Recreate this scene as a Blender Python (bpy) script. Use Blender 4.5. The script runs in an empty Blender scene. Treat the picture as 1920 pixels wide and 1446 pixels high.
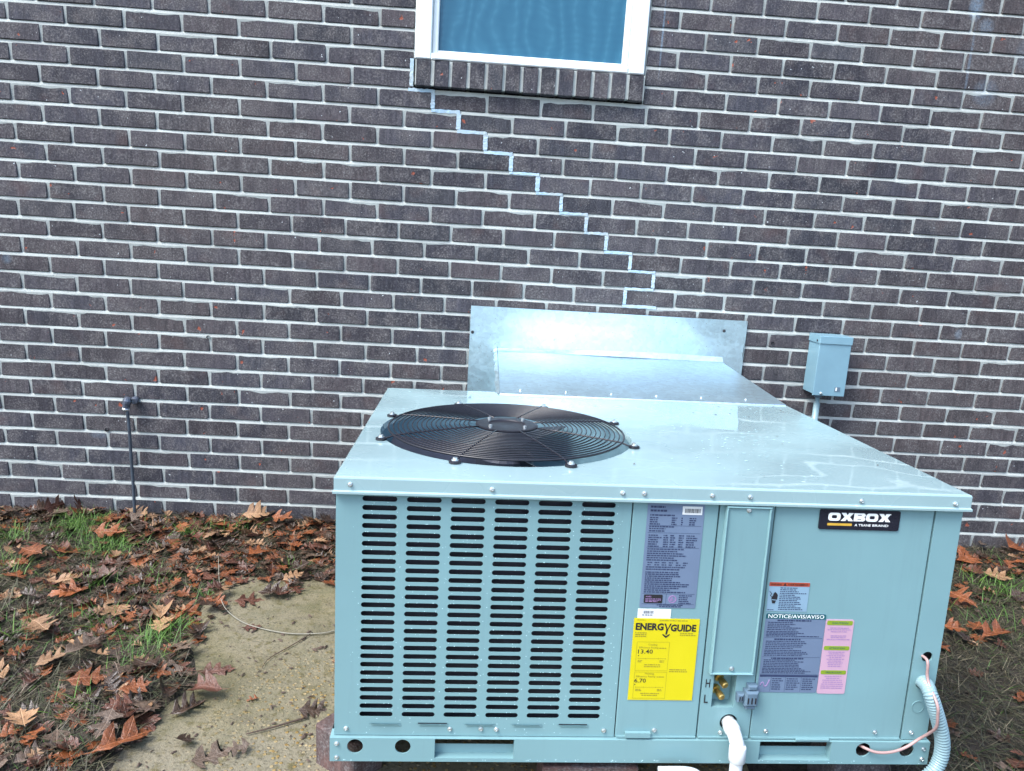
import bpy, bmesh, math, random
from mathutils import Vector, Matrix, noise

# ------------------------------------------------------------------ camera, sky, sun, exposure
scene = bpy.context.scene
col = scene.collection
CAM = Vector((1.6489, -2.9497, 1.1426))
RIGHT = Vector((0.9974001, -0.0398627, 0.0600335))
FWD = Vector((0.0509271, 0.9793136, -0.1958347))
UP = Vector((-0.0509851, 0.1983829, 0.9787976))
cam_data = bpy.data.cameras.new('camera')
cam_data.sensor_width = 36.0
cam_data.lens = 26.0
cam_data.clip_start = 0.05
cam_data.clip_end = 1000.0
cam = bpy.data.objects.new('camera', cam_data)
col.objects.link(cam)
m = Matrix((RIGHT, UP, -FWD)).transposed().to_4x4()
m.translation = CAM
cam.matrix_world = m
scene.camera = cam

SUN_DIR = Vector((-0.60, -0.36, 1.0)).normalized()      # towards the sun
elev = math.asin(SUN_DIR.z)
world = bpy.data.worlds.new('World')
scene.world = world
world.use_nodes = True
wn, wl = world.node_tree.nodes, world.node_tree.links
bg = wn['Background']
sky = wn.new('ShaderNodeTexSky')
sky.sky_type = 'NISHITA'
sky.sun_disc = False
sky.sun_elevation = elev
sky.sun_rotation = math.atan2(SUN_DIR.x, SUN_DIR.y)
sky.air_density = 1.0
sky.dust_density = 2.6
sky.ozone_density = 1.0
wl.new(sky.outputs[0], bg.inputs[0])
bg.inputs[1].default_value = 0.15
sun_data = bpy.data.lights.new('sun', 'SUN')
sun_data.energy = 1.5
sun_data.angle = math.radians(30)
sun_data.color = (0.96, 0.985, 0.98)
sun = bpy.data.objects.new('sun', sun_data)
col.objects.link(sun)
sun.rotation_euler = SUN_DIR.to_track_quat('Z', 'Y').to_euler()
scene.view_settings.view_transform = 'Standard'
scene.view_settings.look = 'None'
scene.view_settings.gamma = 1.0
scene.view_settings.use_curve_mapping = False
scene.view_settings.exposure = 1.8

rnd = random.Random(7)

# ------------------------------------------------------------------ material helpers
def new_mat(name):
    mt = bpy.data.materials.new(name)
    mt.use_nodes = True
    nt = mt.node_tree
    return mt, nt, nt.nodes['Principled BSDF']

def N(nt, typ, **kw):
    n = nt.nodes.new(typ)
    for k, v in kw.items():
        if k.startswith('i_'):
            key = k[2:]
            n.inputs[int(key) if key.isdigit() else key.replace('_', ' ')].default_value = v
        else:
            setattr(n, k, v)
    return n

def mixc(nt, fac, a, b, blend='MIX'):
    n = nt.nodes.new('ShaderNodeMix')
    n.data_type = 'RGBA'
    n.blend_type = blend
    n.clamp_factor = True
    for sock, val in ((n.inputs[0], fac), (n.inputs[6], a), (n.inputs[7], b)):
        if hasattr(val, 'is_output'):
            nt.links.new(val, sock)
        elif isinstance(val, (int, float)):
            sock.default_value = val
        else:
            sock.default_value = (*val, 1.0)
    return n.outputs[2]

def mth(nt, op, a, b=None, c=None):
    n = nt.nodes.new('ShaderNodeMath')
    n.operation = op
    for i, v in enumerate((a, b, c)):
        if v is None:
            continue
        if hasattr(v, 'is_output'):
            nt.links.new(v, n.inputs[i])
        else:
            n.inputs[i].default_value = v
    return n.outputs[0]

def ramp(nt, fac, stops):
    n = nt.nodes.new('ShaderNodeValToRGB')
    els = n.color_ramp.elements
    while len(els) < len(stops):
        els.new(0.5)
    for e, (p, c) in zip(els, stops):
        e.position = p
        e.color = (*c, 1.0) if len(c) == 3 else c
    nt.links.new(fac, n.inputs[0])
    return n.outputs[0]

def maprange(nt, v, a, b, c=0.0, d=1.0):
    n = nt.nodes.new('ShaderNodeMapRange')
    nt.links.new(v, n.inputs[0])
    for i, x in enumerate((a, b, c, d)):
        n.inputs[i + 1].default_value = x
    return n.outputs[0]

def noise_tex(nt, vec, scale, detail=4, rough=0.6, dist=0.0):
    n = N(nt, 'ShaderNodeTexNoise')
    n.inputs['Scale'].default_value = scale
    n.inputs['Detail'].default_value = detail
    n.inputs['Roughness'].default_value = rough
    n.inputs['Distortion'].default_value = dist
    if vec is not None:
        nt.links.new(vec, n.inputs['Vector'])
    return n.outputs['Fac']

def mapping(nt, vec, scale=(1, 1, 1), loc=(0, 0, 0)):
    n = N(nt, 'ShaderNodeMapping')
    n.inputs['Scale'].default_value = scale
    n.inputs['Location'].default_value = loc
    nt.links.new(vec, n.inputs['Vector'])
    return n.outputs[0]

def bump(nt, bsdf, height, strength=0.3, dist=0.002):
    n = N(nt, 'ShaderNodeBump')
    n.inputs['Strength'].default_value = strength
    n.inputs['Distance'].default_value = dist
    nt.links.new(height, n.inputs['Height'])
    nt.links.new(n.outputs[0], bsdf.inputs['Normal'])

def plain(name, colr, rough=0.5, metal=0.0, var=0.08, scale=40.0, coords='Object', spec=0.5):
    """simple material with a slight procedural mottling"""
    mt, nt, b = new_mat(name)
    tc = N(nt, 'ShaderNodeTexCoord')
    nz = noise_tex(nt, tc.outputs[coords], scale, 5, 0.6)
    lo = tuple(max(0, c * (1 - var)) for c in colr)
    hi = tuple(min(1, c * (1 + var)) for c in colr)
    nt.links.new(ramp(nt, nz, [(0.3, lo), (0.7, hi)]), b.inputs['Base Color'])
    nt.links.new(maprange(nt, nz, 0.3, 0.7, rough * 0.85, min(1, rough * 1.15)), b.inputs['Roughness'])
    b.inputs['Metallic'].default_value = metal
    b.inputs['Specular IOR Level'].default_value = spec
    return mt

# ---- stains on the wall, in wall coordinates (x, z, half width, half height, strength)
STAINS = [(3.469, 2.10, 0.028, 0.05, 0.45), (3.52, 2.035, 0.03, 0.03, 0.27), (3.478, 1.90, 0.006, 0.14, 0.30),
          (2.2856, 1.92, 0.004, 0.15, 0.48), (3.6258, 0.863, 0.016, 0.022, 0.30), (-0.164, 0.947, 0.02, 0.02, 0.24),
          (3.56, 1.80, 0.05, 0.05, 0.21), (0.15, 0.262, 0.04, 0.015, 0.18), (3.70, 1.95, 0.05, 0.06, 0.15)]

def stain_mask(nt, pos):
    sep = N(nt, 'ShaderNodeSeparateXYZ')
    nt.links.new(pos, sep.inputs[0])
    nz = noise_tex(nt, pos, 90.0, 4, 0.75)
    total = None
    for (x, z, hx, hz, s) in STAINS:
        dx = mth(nt, 'DIVIDE', mth(nt, 'SUBTRACT', sep.outputs[0], x), hx)
        dz = mth(nt, 'DIVIDE', mth(nt, 'SUBTRACT', sep.outputs[2], z), hz)
        r2 = mth(nt, 'ADD', mth(nt, 'MULTIPLY', dx, dx), mth(nt, 'MULTIPLY', dz, dz))
        v = maprange(nt, r2, 0.1, 1.3, s, 0.0)
        total = v if total is None else mth(nt, 'MAXIMUM', total, v)
    return mth(nt, 'MULTIPLY', total, maprange(nt, nz, 0.3, 0.62, 0.0, 1.0))

def make_brick_mat(name, palette):
    mt, nt, b = new_mat(name)
    geo = N(nt, 'ShaderNodeNewGeometry')
    oi = N(nt, 'ShaderNodeObjectInfo')
    at = N(nt, 'ShaderNodeAttribute', attribute_name='tint')
    r = mth(nt, 'FRACT', mth(nt, 'ADD', oi.outputs['Random'], at.outputs['Fac']))
    comb = N(nt, 'ShaderNodeCombineXYZ')
    for i, k in enumerate((37.0, 11.0, 23.0)):
        nt.links.new(mth(nt, 'MULTIPLY', r, k), comb.inputs[i])
    va = N(nt, 'ShaderNodeVectorMath', operation='ADD')
    nt.links.new(geo.outputs['Position'], va.inputs[0])
    nt.links.new(comb.outputs[0], va.inputs[1])
    p = va.outputs[0]
    base = ramp(nt, r, palette)
    # second random for the brightness of one brick
    r2 = mth(nt, 'FRACT', mth(nt, 'MULTIPLY', r, 17.31))
    base = mixc(nt, 1.0, base, ramp(nt, r2, [(0.0, (0.66, 0.66, 0.69)), (1.0, (1.30, 1.28, 1.26))]), 'MULTIPLY')
    wide = noise_tex(nt, geo.outputs['Position'], 0.9, 2, 0.5)
    base = mixc(nt, maprange(nt, wide, 0.45, 0.62, 0.0, 0.6), base, (0.062, 0.051, 0.050))
    # vertical drag marks
    st = noise_tex(nt, mapping(nt, p, (75, 20, 9)), 1.0, 5, 0.7)
    base = mixc(nt, 1.0, base, ramp(nt, st, [(0.28, (0.62, 0.62, 0.65)), (0.5, (1, 1, 1)), (0.72, (1.65, 1.6, 1.56))]), 'MULTIPLY')
    # broad blotches
    bl = noise_tex(nt, p, 14.0, 3, 0.55)
    blm = maprange(nt, bl, 0.44, 0.66, 0.0, 0.6)
    base = mixc(nt, blm, base, (0.079, 0.073, 0.075))
    # grain specks, pale and dark, thickest on the paler blotches
    gr = noise_tex(nt, p, 170.0, 4, 0.75)
    sp = mth(nt, 'MULTIPLY', maprange(nt, gr, 0.50, 0.64, 0.0, 0.85), maprange(nt, bl, 0.35, 0.62, 0.25, 1.0))
    base = mixc(nt, sp, base, (0.175, 0.17, 0.172))
    base = mixc(nt, maprange(nt, gr, 0.44, 0.3, 0.0, 0.8), base, (0.015, 0.013, 0.017))
    # reddish burnt ends
    rd = noise_tex(nt, p, 9.0, 2, 0.5)
    base = mixc(nt, maprange(nt, rd, 0.60, 0.76, 0.0, 0.25), base, (0.080, 0.040, 0.034))
    # orange chips
    ch = noise_tex(nt, p, 26.0, 3, 0.5)
    cm = maprange(nt, ch, 0.715, 0.745, 0.0, 0.8)
    base = mixc(nt, cm, base, (0.27, 0.068, 0.036))
    # white flecks of mortar and paint
    wf = noise_tex(nt, p, 95.0, 2, 0.4)
    base = mixc(nt, maprange(nt, wf, 0.765, 0.79, 0.0, 0.7), base, (0.6, 0.66, 0.68))
    base = mixc(nt, stain_mask(nt, geo.outputs['Position']), base, (0.22, 0.34, 0.46))
    nt.links.new(base, b.inputs['Base Color'])
    b.inputs['Roughness'].default_value = 0.78
    b.inputs['Specular IOR Level'].default_value = 0.3
    h = mth(nt, 'ADD', mth(nt, 'MULTIPLY', gr, 0.5), mth(nt, 'ADD', mth(nt, 'MULTIPLY', st, 0.9), mth(nt, 'MULTIPLY', cm, -1.2)))
    bump(nt, b, h, 0.55, 0.003)
    return mt

BRICK_PALETTE = [(0.0, (0.027, 0.029, 0.040)), (0.25, (0.040, 0.038, 0.047)), (0.5, (0.032, 0.034, 0.046)),
                 (0.7, (0.047, 0.041, 0.047)), (0.85, (0.024, 0.026, 0.035)), (1.0, (0.042, 0.044, 0.053))]
M_BRICK = make_brick_mat('dark_brick', BRICK_PALETTE)
M_REDBRICK = make_brick_mat('red_brick', [(0.0, (0.062, 0.030, 0.026)), (1.0, (0.085, 0.042, 0.036))])

def make_mortar(name, colr, patch=False):
    mt, nt, b = new_mat(name)
    geo = N(nt, 'ShaderNodeNewGeometry')
    p = geo.outputs['Position']
    n1 = noise_tex(nt, p, 6.0, 4, 0.6)
    n2 = noise_tex(nt, p, 160.0, 4, 0.7)
    base = ramp(nt, n1, [(0.3, tuple(c * 0.80 for c in colr)), (0.7, tuple(min(1, c * 1.12) for c in colr))])
    base = mixc(nt, maprange(nt, n2, 0.45, 0.25, 0.0, 0.55), base, (0.22, 0.22, 0.21))
    if patch:
        n6 = noise_tex(nt, p, 9.0, 3, 0.6)
        base = mixc(nt, maprange(nt, n6, 0.42, 0.62, 0.0, 0.85), base, (0.39, 0.43, 0.43))
    if not patch:
        base = mixc(nt, stain_mask(nt, p), base, (0.5, 0.62, 0.72))
    nt.links.new(base, b.inputs['Base Color'])
    b.inputs['Roughness'].default_value = 0.9
    b.inputs['Specular IOR Level'].default_value = 0.2
    bump(nt, b, mth(nt, 'ADD', mth(nt, 'MULTIPLY', n2, 0.8), noise_tex(nt, p, 45.0, 3, 0.6)), 0.5, 0.004)
    return mt

M_MORTAR = make_mortar('mortar', (0.355, 0.385, 0.37))
M_PATCH = make_mortar('patch_mortar', (0.36, 0.51, 0.63), True)

def make_paint(name, colr, rough=0.34, wet=0.0, droplets=True):
    mt, nt, b = new_mat(name)
    tc = N(nt, 'ShaderNodeTexCoord')
    p = tc.outputs['Object']
    n1 = noise_tex(nt, p, 3.0, 4, 0.55)
    n2 = noise_tex(nt, mapping(nt, p, (5, 9, 5) if wet else (60, 60, 5)), 1.0, 2 if wet else 4, 0.5)
    base = ramp(nt, n1, [(0.3, tuple(c * 0.93 for c in colr)), (0.7, tuple(c * 1.05 for c in colr))])
    base = mixc(nt, maprange(nt, n2, 0.56, 0.75, 0.0, 0.16), base, tuple(c * 0.7 for c in colr))
    nt.links.new(base, b.inputs['Base Color'])
    rr = maprange(nt, n2, 0.3, 0.7, rough * 0.8, rough * 1.25)
    nt.links.new(rr, b.inputs['Roughness'])
    if wet:
        n3 = noise_tex(nt, p, 9.0, 4, 0.6, 0.6)
        wm = maprange(nt, n3, 0.40, 0.55, 0.0, 1.0)
        wet_zone = noise_tex(nt, mapping(nt, p, (1, 1, 1), (0.35, 0.1, 0)), 2.6, 1, 0.45, 0.3)
        nt.links.new(maprange(nt, wet_zone, 0.34, 0.56, 0.35, wet), b.inputs['Coat Weight'])
        b.inputs['Coat IOR'].default_value = 1.75
        nt.links.new(maprange(nt, wet_zone, 0.36, 0.54, 0.12, 0.02), b.inputs['Coat Roughness'])
        # shallow beads and runs of rain water
        v = N(nt, 'ShaderNodeTexVoronoi')
        v.inputs['Scale'].default_value = 55.0
        nt.links.new(mapping(nt, p, (1, 0.55, 1)), v.inputs['Vector'])
        bead = maprange(nt, v.outputs['Distance'], 0.12, 0.3, 1.0, 0.0)
        bead = mth(nt, 'MULTIPLY', bead, maprange(nt, n3, 0.5, 0.6, 0.0, 1.0))
        bump(nt, b, noise_tex(nt, p, 2.5, 1, 0.4), 0.08, 0.004)
    else:
        bump(nt, b, noise_tex(nt, p, 5.0, 2, 0.5), 0.22, 0.004)
    return mt

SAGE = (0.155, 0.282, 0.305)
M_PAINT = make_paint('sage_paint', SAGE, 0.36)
M_LID = make_paint('wet_sage_toplit', (0.245, 0.365, 0.385), 0.26, wet=1.0)  # same paint as the cabinet, lightened: overhead light put into the colour

def make_galv(name, colr, rough):
    mt, nt, b = new_mat(name)
    tc = N(nt, 'ShaderNodeTexCoord')
    p = tc.outputs['Object']
    v = N(nt, 'ShaderNodeTexVoronoi')
    v.inputs['Scale'].default_value = 70.0
    nt.links.new(p, v.inputs['Vector'])
    sepc = N(nt, 'ShaderNodeSeparateColor')
    nt.links.new(v.outputs['Color'], sepc.inputs[0])
    n1 = noise_tex(nt, p, 5.0, 5, 0.65)
    base = ramp(nt, sepc.outputs[0], [(0.0, tuple(c * 0.9 for c in colr)), (1.0, tuple(min(1, c * 1.06) for c in colr))])
    base = mixc(nt, maprange(nt, n1, 0.55, 0.75, 0.0, 0.35), base, tuple(c * 0.62 for c in colr))
    n4 = noise_tex(nt, p, 150.0, 2, 0.5)
    base = mixc(nt, maprange(nt, n4, 0.70, 0.74, 0.0, 0.8), base, (0.12, 0.12, 0.11))
    nt.links.new(base, b.inputs['Base Color'])
    b.inputs['Metallic'].default_value = 0.9
    rr = mth(nt, 'ADD', maprange(nt, n1, 0.3, 0.7, rough * 0.85, rough * 1.2), mth(nt, 'MULTIPLY', sepc.outputs[1], 0.06))
    nt.links.new(rr, b.inputs['Roughness'])
    bump(nt, b, n1, 0.12, 0.01)
    return mt

M_GALV = make_galv('galvanised_sheet', (0.54, 0.71, 0.78), 0.34)
M_SCREW = plain('zinc_screw', (0.62, 0.68, 0.70), 0.3, 0.9)
M_BLACK = plain('black_wire', (0.010, 0.010, 0.015), 0.35, 0.0, 0.2)
M_DARK = plain('dark_interior', (0.012, 0.013, 0.018), 0.7, 0.0, 0.2)
M_COIL = plain('coil_fins', (0.014, 0.016, 0.026), 0.5, 0.3, 0.3, 200)
M_TUBE = plain('coil_tube', (0.05, 0.07, 0.11), 0.4, 0.5, 0.2)
M_BLADE = plain('fan_blade', (0.030, 0.036, 0.055), 0.4, 0.3, 0.15)
M_SHROUD = plain('fan_shroud', (0.13, 0.23, 0.28), 0.45, 0.0, 0.1)
M_WHITE = plain('white_vinyl', (0.62, 0.68, 0.69), 0.35, 0.0, 0.03, 6)
M_PVC = plain('white_pvc', (0.56, 0.60, 0.62), 0.3, 0.0, 0.04, 12)
M_SILVERLABEL = plain('silver_label', (0.135, 0.190, 0.285), 0.35, 0.15, 0.08, 5)
M_PALELABEL = plain('pale_label', (0.189, 0.301, 0.396), 0.4, 0.0, 0.05, 5)
M_WHITELABEL = plain('white_label', (0.602, 0.636, 0.636), 0.45, 0.0, 0.03, 8)
M_YELLOW = plain('yellow_label', (0.52, 0.45, 0.004), 0.45, 0.0, 0.03, 8)
M_PINK = plain('pink_label', (0.430, 0.275, 0.361), 0.45, 0.0, 0.04, 8)
M_LIME = plain('lime_print', (0.181, 0.267, 0.017), 0.5, 0.0, 0.05)
M_TEAL = plain('teal_print', (0.008, 0.085, 0.10), 0.45, 0.0, 0.08)
M_ORANGE = plain('orange_red_print', (0.30, 0.05, 0.024), 0.45, 0.0, 0.08)
M_INK = plain('black_ink', (0.012, 0.012, 0.016), 0.5, 0.0, 0.1)
M_BLUEINK = plain('blue_ink', (0.022, 0.034, 0.085), 0.5, 0.0, 0.15, 300)
M_MAUVEINK = plain('mauve_ink', (0.27, 0.17, 0.34), 0.5, 0.0, 0.15, 300)
M_OLIVEINK = plain('olive_ink', (0.22, 0.19, 0.02), 0.5, 0.0, 0.15, 300)
M_BADGE = plain('black_badge', (0.012, 0.013, 0.022), 0.25, 0.0, 0.1)
M_BADGEWHITE = plain('badge_white', (0.80, 0.83, 0.82), 0.4, 0.0, 0.02)
M_BADGEGOLD = plain('badge_gold', (0.55, 0.33, 0.04), 0.4, 0.0, 0.04)
M_BRASS = plain('brass', (0.55, 0.38, 0.12), 0.32, 0.9, 0.15)
M_LATCH = plain('grey_plastic', (0.086, 0.138, 0.189), 0.45, 0.0, 0.08)
M_CONDUIT = plain('flex_conduit', (0.189, 0.292, 0.323), 0.38, 0.0, 0.08, 15)
M_WIRE = plain('beige_cable', (0.310, 0.202, 0.194), 0.45, 0.0, 0.06, 15)
M_BOX = plain('grey_enamel', (0.155, 0.280, 0.344), 0.38, 0.0, 0.06, 10)
M_RUBBER = plain('black_pipe', (0.042, 0.056, 0.074), 0.42, 0.0, 0.3, 30)
M_TAPE = plain('taped_fitting', (0.070, 0.085, 0.115), 0.35, 0.2, 0.6, 60)
M_STEM = plain('pale_stem', (0.19, 0.18, 0.145), 0.7, 0.0, 0.25, 60)
M_TWIG = plain('brown_twig', (0.06, 0.038, 0.028), 0.8, 0.0, 0.3, 60)

def make_water():
    mt, nt, b = new_mat('rain_drop')
    b.inputs['Base Color'].default_value = (0.40, 0.60, 0.65, 1)
    b.inputs['Roughness'].default_value = 0.04
    b.inputs['IOR'].default_value = 1.33
    b.inputs['Transmission Weight'].default_value = 0.0
    return mt
M_DROP = make_water()

# ------------------------------------------------------------------ mesh helpers
def tag(o, label=None, cat=None, group=None, kind=None):
    if label: o['label'] = label
    if cat: o['category'] = cat
    if group: o['group'] = group
    if kind: o['kind'] = kind
    return o

def empty(name, loc=(0, 0, 0)):
    o = bpy.data.objects.new(name, None)
    o.empty_display_size = 0.1
    o.location = loc
    col.objects.link(o)
    return o

def link(name, me, parent=None):
    o = bpy.data.objects.new(name, me)
    col.objects.link(o)
    if parent is not None:
        o.parent = parent
    return o

class MB:
    """collects vertices and faces, builds one mesh object"""
    def __init__(self):
        self.v, self.f, self.mi, self.sm = [], [], [], []
    def add(self, vs, fs, mi=0, smooth=False):
        b = len(self.v)
        self.v.extend([tuple(p) for p in vs])
        for f in fs:
            self.f.append(tuple(b + i for i in f))
            self.mi.append(mi)
            self.sm.append(smooth)
    def box(self, x0, x1, y0, y1, z0, z1, mi=0):
        vs = [(x0, y0, z0), (x1, y0, z0), (x1, y1, z0), (x0, y1, z0), (x0, y0, z1), (x1, y0, z1), (x1, y1, z1), (x0, y1, z1)]
        self.add(vs, [(0, 3, 2, 1), (4, 5, 6, 7), (0, 1, 5, 4), (1, 2, 6, 5), (2, 3, 7, 6), (3, 0, 4, 7)], mi)
    def rbox(self, x0, x1, y0, y1, z0, z1, b, mi=0):
        """box whose front (y0) edges are chamfered by b"""
        o = [(x0, z0), (x1, z0), (x1, z1), (x0, z1)]
        i = [(x0 + b, z0 + b), (x1 - b, z0 + b), (x1 - b, z1 - b), (x0 + b, z1 - b)]
        vs = [(x, y0, z) for x, z in i] + [(x, y0 + b, z) for x, z in o] + [(x, y1, z) for x, z in o]
        fs = [(0, 1, 2, 3), (11, 10, 9, 8)]
        for k in range(4):
            n = (k + 1) % 4
            fs += [(4 + k, 4 + n, n, k), (8 + k, 8 + n, 4 + n, 4 + k)]
        self.add(vs, fs, mi)
    def quad(self, pts, mi=0):
        self.add(pts, [(0, 1, 2, 3)], mi)
    def tube(self, pts, r, seg=8, caps=True, mi=0, closed=False):
        pts = [Vector(p) for p in pts]
        n = len(pts)
        rs = r if isinstance(r, (list, tuple)) else [r] * n
        ups = None
        vs = []
        prev = None
        for k in range(n):
            if closed:
                t = (pts[(k + 1) % n] - pts[k - 1]).normalized()
            else:
                t = (pts[min(k + 1, n - 1)] - pts[max(k - 1, 0)]).normalized()
            if prev is None:
                a = Vector((0, 0, 1)) if abs(t.z) < 0.9 else Vector((1, 0, 0))
                u = t.cross(a).normalized()
            else:
                u = (prev - t * prev.dot(t)).normalized()
            prev = u
            w = t.cross(u)
            for s in range(seg):
                ang = 2 * math.pi * s / seg
                vs.append(pts[k] + (u * math.cos(ang) + w * math.sin(ang)) * rs[k])
        fs = []
        for k in range(n if closed else n - 1):
            k2 = (k + 1) % n
            for s in range(seg):
                s2 = (s + 1) % seg
                fs.append((k * seg + s, k * seg + s2, k2 * seg + s2, k2 * seg + s))
        if caps and not closed:
            fs.append(tuple(reversed(range(seg))))
            fs.append(tuple((n - 1) * seg + s for s in range(seg)))
        self.add(vs, fs, mi, True)
    def lathe(self, prof, seg=16, M=None, mi=0, cap0=True, cap1=True):
        """profile of (r, h) turned about local z, mapped by M"""
        M = M or Matrix.Identity(4)
        vs = []
        for r, h in prof:
            for s in range(seg):
                a = 2 * math.pi * s / seg
                vs.append(M @ Vector((r * math.cos(a), r * math.sin(a), h)))
        fs = []
        for k in range(len(prof) - 1):
            for s in range(seg):
                s2 = (s + 1) % seg
                fs.append((k * seg + s, k * seg + s2, (k + 1) * seg + s2, (k + 1) * seg + s))
        if cap0: fs.append(tuple(reversed(range(seg))))
        if cap1: fs.append(tuple((len(prof) - 1) * seg + s for s in range(seg)))
        self.add(vs, fs, mi, False)
    def mesh(self, name, mats):
        me = bpy.data.meshes.new(name)
        me.from_pydata(self.v, [], self.f)
        for mm in (mats if isinstance(mats, (list, tuple)) else [mats]):
            me.materials.append(mm)
        me.polygons.foreach_set('material_index', self.mi)
        me.polygons.foreach_set('use_smooth', self.sm)
        me.update()
        return me
    def build(self, name, mats, parent=None):
        return link(name, self.mesh(name, mats), parent)

def smooth_path(pts, per=6):
    pts = [Vector(p) for p in pts]
    out = []
    n = len(pts)
    for i in range(n - 1):
        p0, p1, p2, p3 = pts[max(i - 1, 0)], pts[i], pts[i + 1], pts[min(i + 2, n - 1)]
        for k in range(per):
            t = k / per
            out.append(0.5 * ((2 * p1) + (p2 - p0) * t + (2 * p0 - 5 * p1 + 4 * p2 - p3) * t * t + (3 * p1 - p0 - 3 * p2 + p3) * t ** 3))
    out.append(pts[-1])
    return out

# ring of a cell: outer rectangle matched to a hole outline
def circle_pairs(x0, x1, z0, z1, cx, cz, r, n=4):
    """corner-matched pairs (rect point, hole point); 4*n*2 points"""
    rect, hole = [], []
    m_ = 2 * n
    cs = [(x1, z0), (x1, z1), (x0, z1), (x0, z0)]
    for k in range(4):
        a, b = cs[k], cs[(k + 1) % 4]
        for i in range(m_):
            t = i / m_
            rect.append((a[0] + (b[0] - a[0]) * t, a[1] + (b[1] - a[1]) * t))
            ang = math.radians(-45 + 90 * (k + t))
            hole.append((cx + r * math.cos(ang), cz + r * math.sin(ang)))
    return rect, hole

def slot_pairs(x0, x1, z0, z1, hx0, hx1, cz, r, n=4):
    rect, hole = [], []
    xr, xl = hx1 - r, hx0 + r
    for side in (1, -1):
        for i in range(2 * n + 1):
            th = math.radians(-90 + 180 * i / (2 * n))
            if side == 1:
                hole.append((xr + r * math.cos(th), cz + r * math.sin(th)))
            else:
                hole.append((xl - r * math.cos(th), cz - r * math.sin(th)))
            d = abs(math.degrees(th))
            if d <= 45.01:
                hh = (z1 - cz) if th > 0 else (cz - z0)
                if side == -1:
                    hh = (cz - z0) if th > 0 else (z1 - cz)
                off = hh * math.tan(th)
                rect.append((x1, cz + off) if side == 1 else (x0, cz - off))
            else:
                t = (d - 45) / 45
                if side == 1:
                    rect.append((x1 + (xr - x1) * t, z1 if th > 0 else z0))
                else:
                    rect.append((x0 + (xl - x0) * t, z0 if th > 0 else z1))
    return rect, hole

def rect_pairs(x0, x1, z0, z1, hx0, hx1, hz0, hz1):
    return [(x1, z0), (x1, z1), (x0, z1), (x0, z0)], [(hx1, hz0), (hx1, hz1), (hx0, hz1), (hx0, hz0)]

def add_ring(mb, pairs, v, depth, mi=0, lip=0.0):
    rect, hole = pairs
    n = len(rect)
    vs = [(x, v, z) for x, z in rect] + [(x, v, z) for x, z in hole] + [(x, v + depth, z) for x, z in hole]
    fs = []
    for i in range(n):
        j = (i + 1) % n
        fs.append((i, j, n + j, n + i))
        fs.append((n + i, n + j, 2 * n + j, 2 * n + i))
    mb.add(vs, fs, mi)

_fc = {}
def text_mesh(body, bold=0.0, shear=0.0):
    key = (body, bold, shear)
    if key in _fc:
        return _fc[key]
    cu = bpy.data.curves.new('text', 'FONT')
    cu.body = body
    cu.size = 1.0
    cu.offset = bold
    cu.shear = shear
    cu.resolution_u = 2
    ob = bpy.data.objects.new('text', cu)
    col.objects.link(ob)
    dg = bpy.context.evaluated_depsgraph_get()
    me = bpy.data.meshes.new_from_object(ob.evaluated_get(dg))
    vs = [(v.co.x, v.co.y) for v in me.vertices]
    fs = [tuple(p.vertices) for p in me.polygons]
    bpy.data.objects.remove(ob)
    bpy.data.curves.remove(cu)
    bpy.data.meshes.remove(me)
    _fc[key] = (vs, fs)
    return vs, fs

def add_text(mb, body, u0, u1, z0, z1, v, bold=0.0, mi=0, shear=0.0):
    """text stretched into the rectangle on the front plane v"""
    vs, fs = text_mesh(body, bold, shear)
    xs = [p[0] for p in vs]; ys = [p[1] for p in vs]
    ax, bx, ay, by = min(xs), max(xs), min(ys), max(ys)
    out = [(u0 + (x - ax) / (bx - ax) * (u1 - u0), v, z0 + (y - ay) / (by - ay) * (z1 - z0)) for x, y in vs]
    mb.add(out, fs, mi)

def add_lines(mb, u0, u1, z_list, hgt, v, rng, mi=0, fill=0.9, centre=False):
    """rows of word-length dashes standing for print too small to read"""
    for z in z_list:
        end = u0 + (u1 - u0) * rng.uniform(fill - 0.35, fill + 0.08)
        end = min(end, u1)
        sh = (u1 - end) / 2 if centre else 0
        x = u0
        while x < end:
            w = rng.uniform(0.002, 0.008)
            e = min(x + w, end)
            if e - x > 0.0008:
                mb.quad([(x + sh, v, z), (e + sh, v, z), (e + sh, v, z + hgt), (x + sh, v, z + hgt)], mi)
            x = e + rng.uniform(0.0008, 0.0016)

def rounded(x0, x1, z0, z1, r, n=4):
    out = []
    for cx, cz, a0 in ((x1 - r, z0 + r, -90), (x1 - r, z1 - r, 0), (x0 + r, z1 - r, 90), (x0 + r, z0 + r, 180)):
        for i in range(n + 1):
            a = math.radians(a0 + 90 * i / n)
            out.append((cx + r * math.cos(a), cz + r * math.sin(a)))
    return out

def add_poly(mb, pts, v, mi=0):
    mb.add([(x, v, z) for x, z in pts], [tuple(range(len(pts)))], mi)

def sticker(mb, pts, v0, v1, mi=0):
    """thin sheet: front face at v1 (towards the viewer), edge back to v0"""
    n = len(pts)
    vs = [(x, v1, z) for x, z in pts] + [(x, v0, z) for x, z in pts]
    fs = [tuple(range(n))] + [(i, n + i, n + (i + 1) % n, (i + 1) % n) for i in range(n)]
    mb.add(vs, fs, mi)

# ------------------------------------------------------------------ ground
GZ = -0.082
PAD_Z = -0.068
PAD = (0.815, 2.35, -2.6, -0.515)

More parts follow.
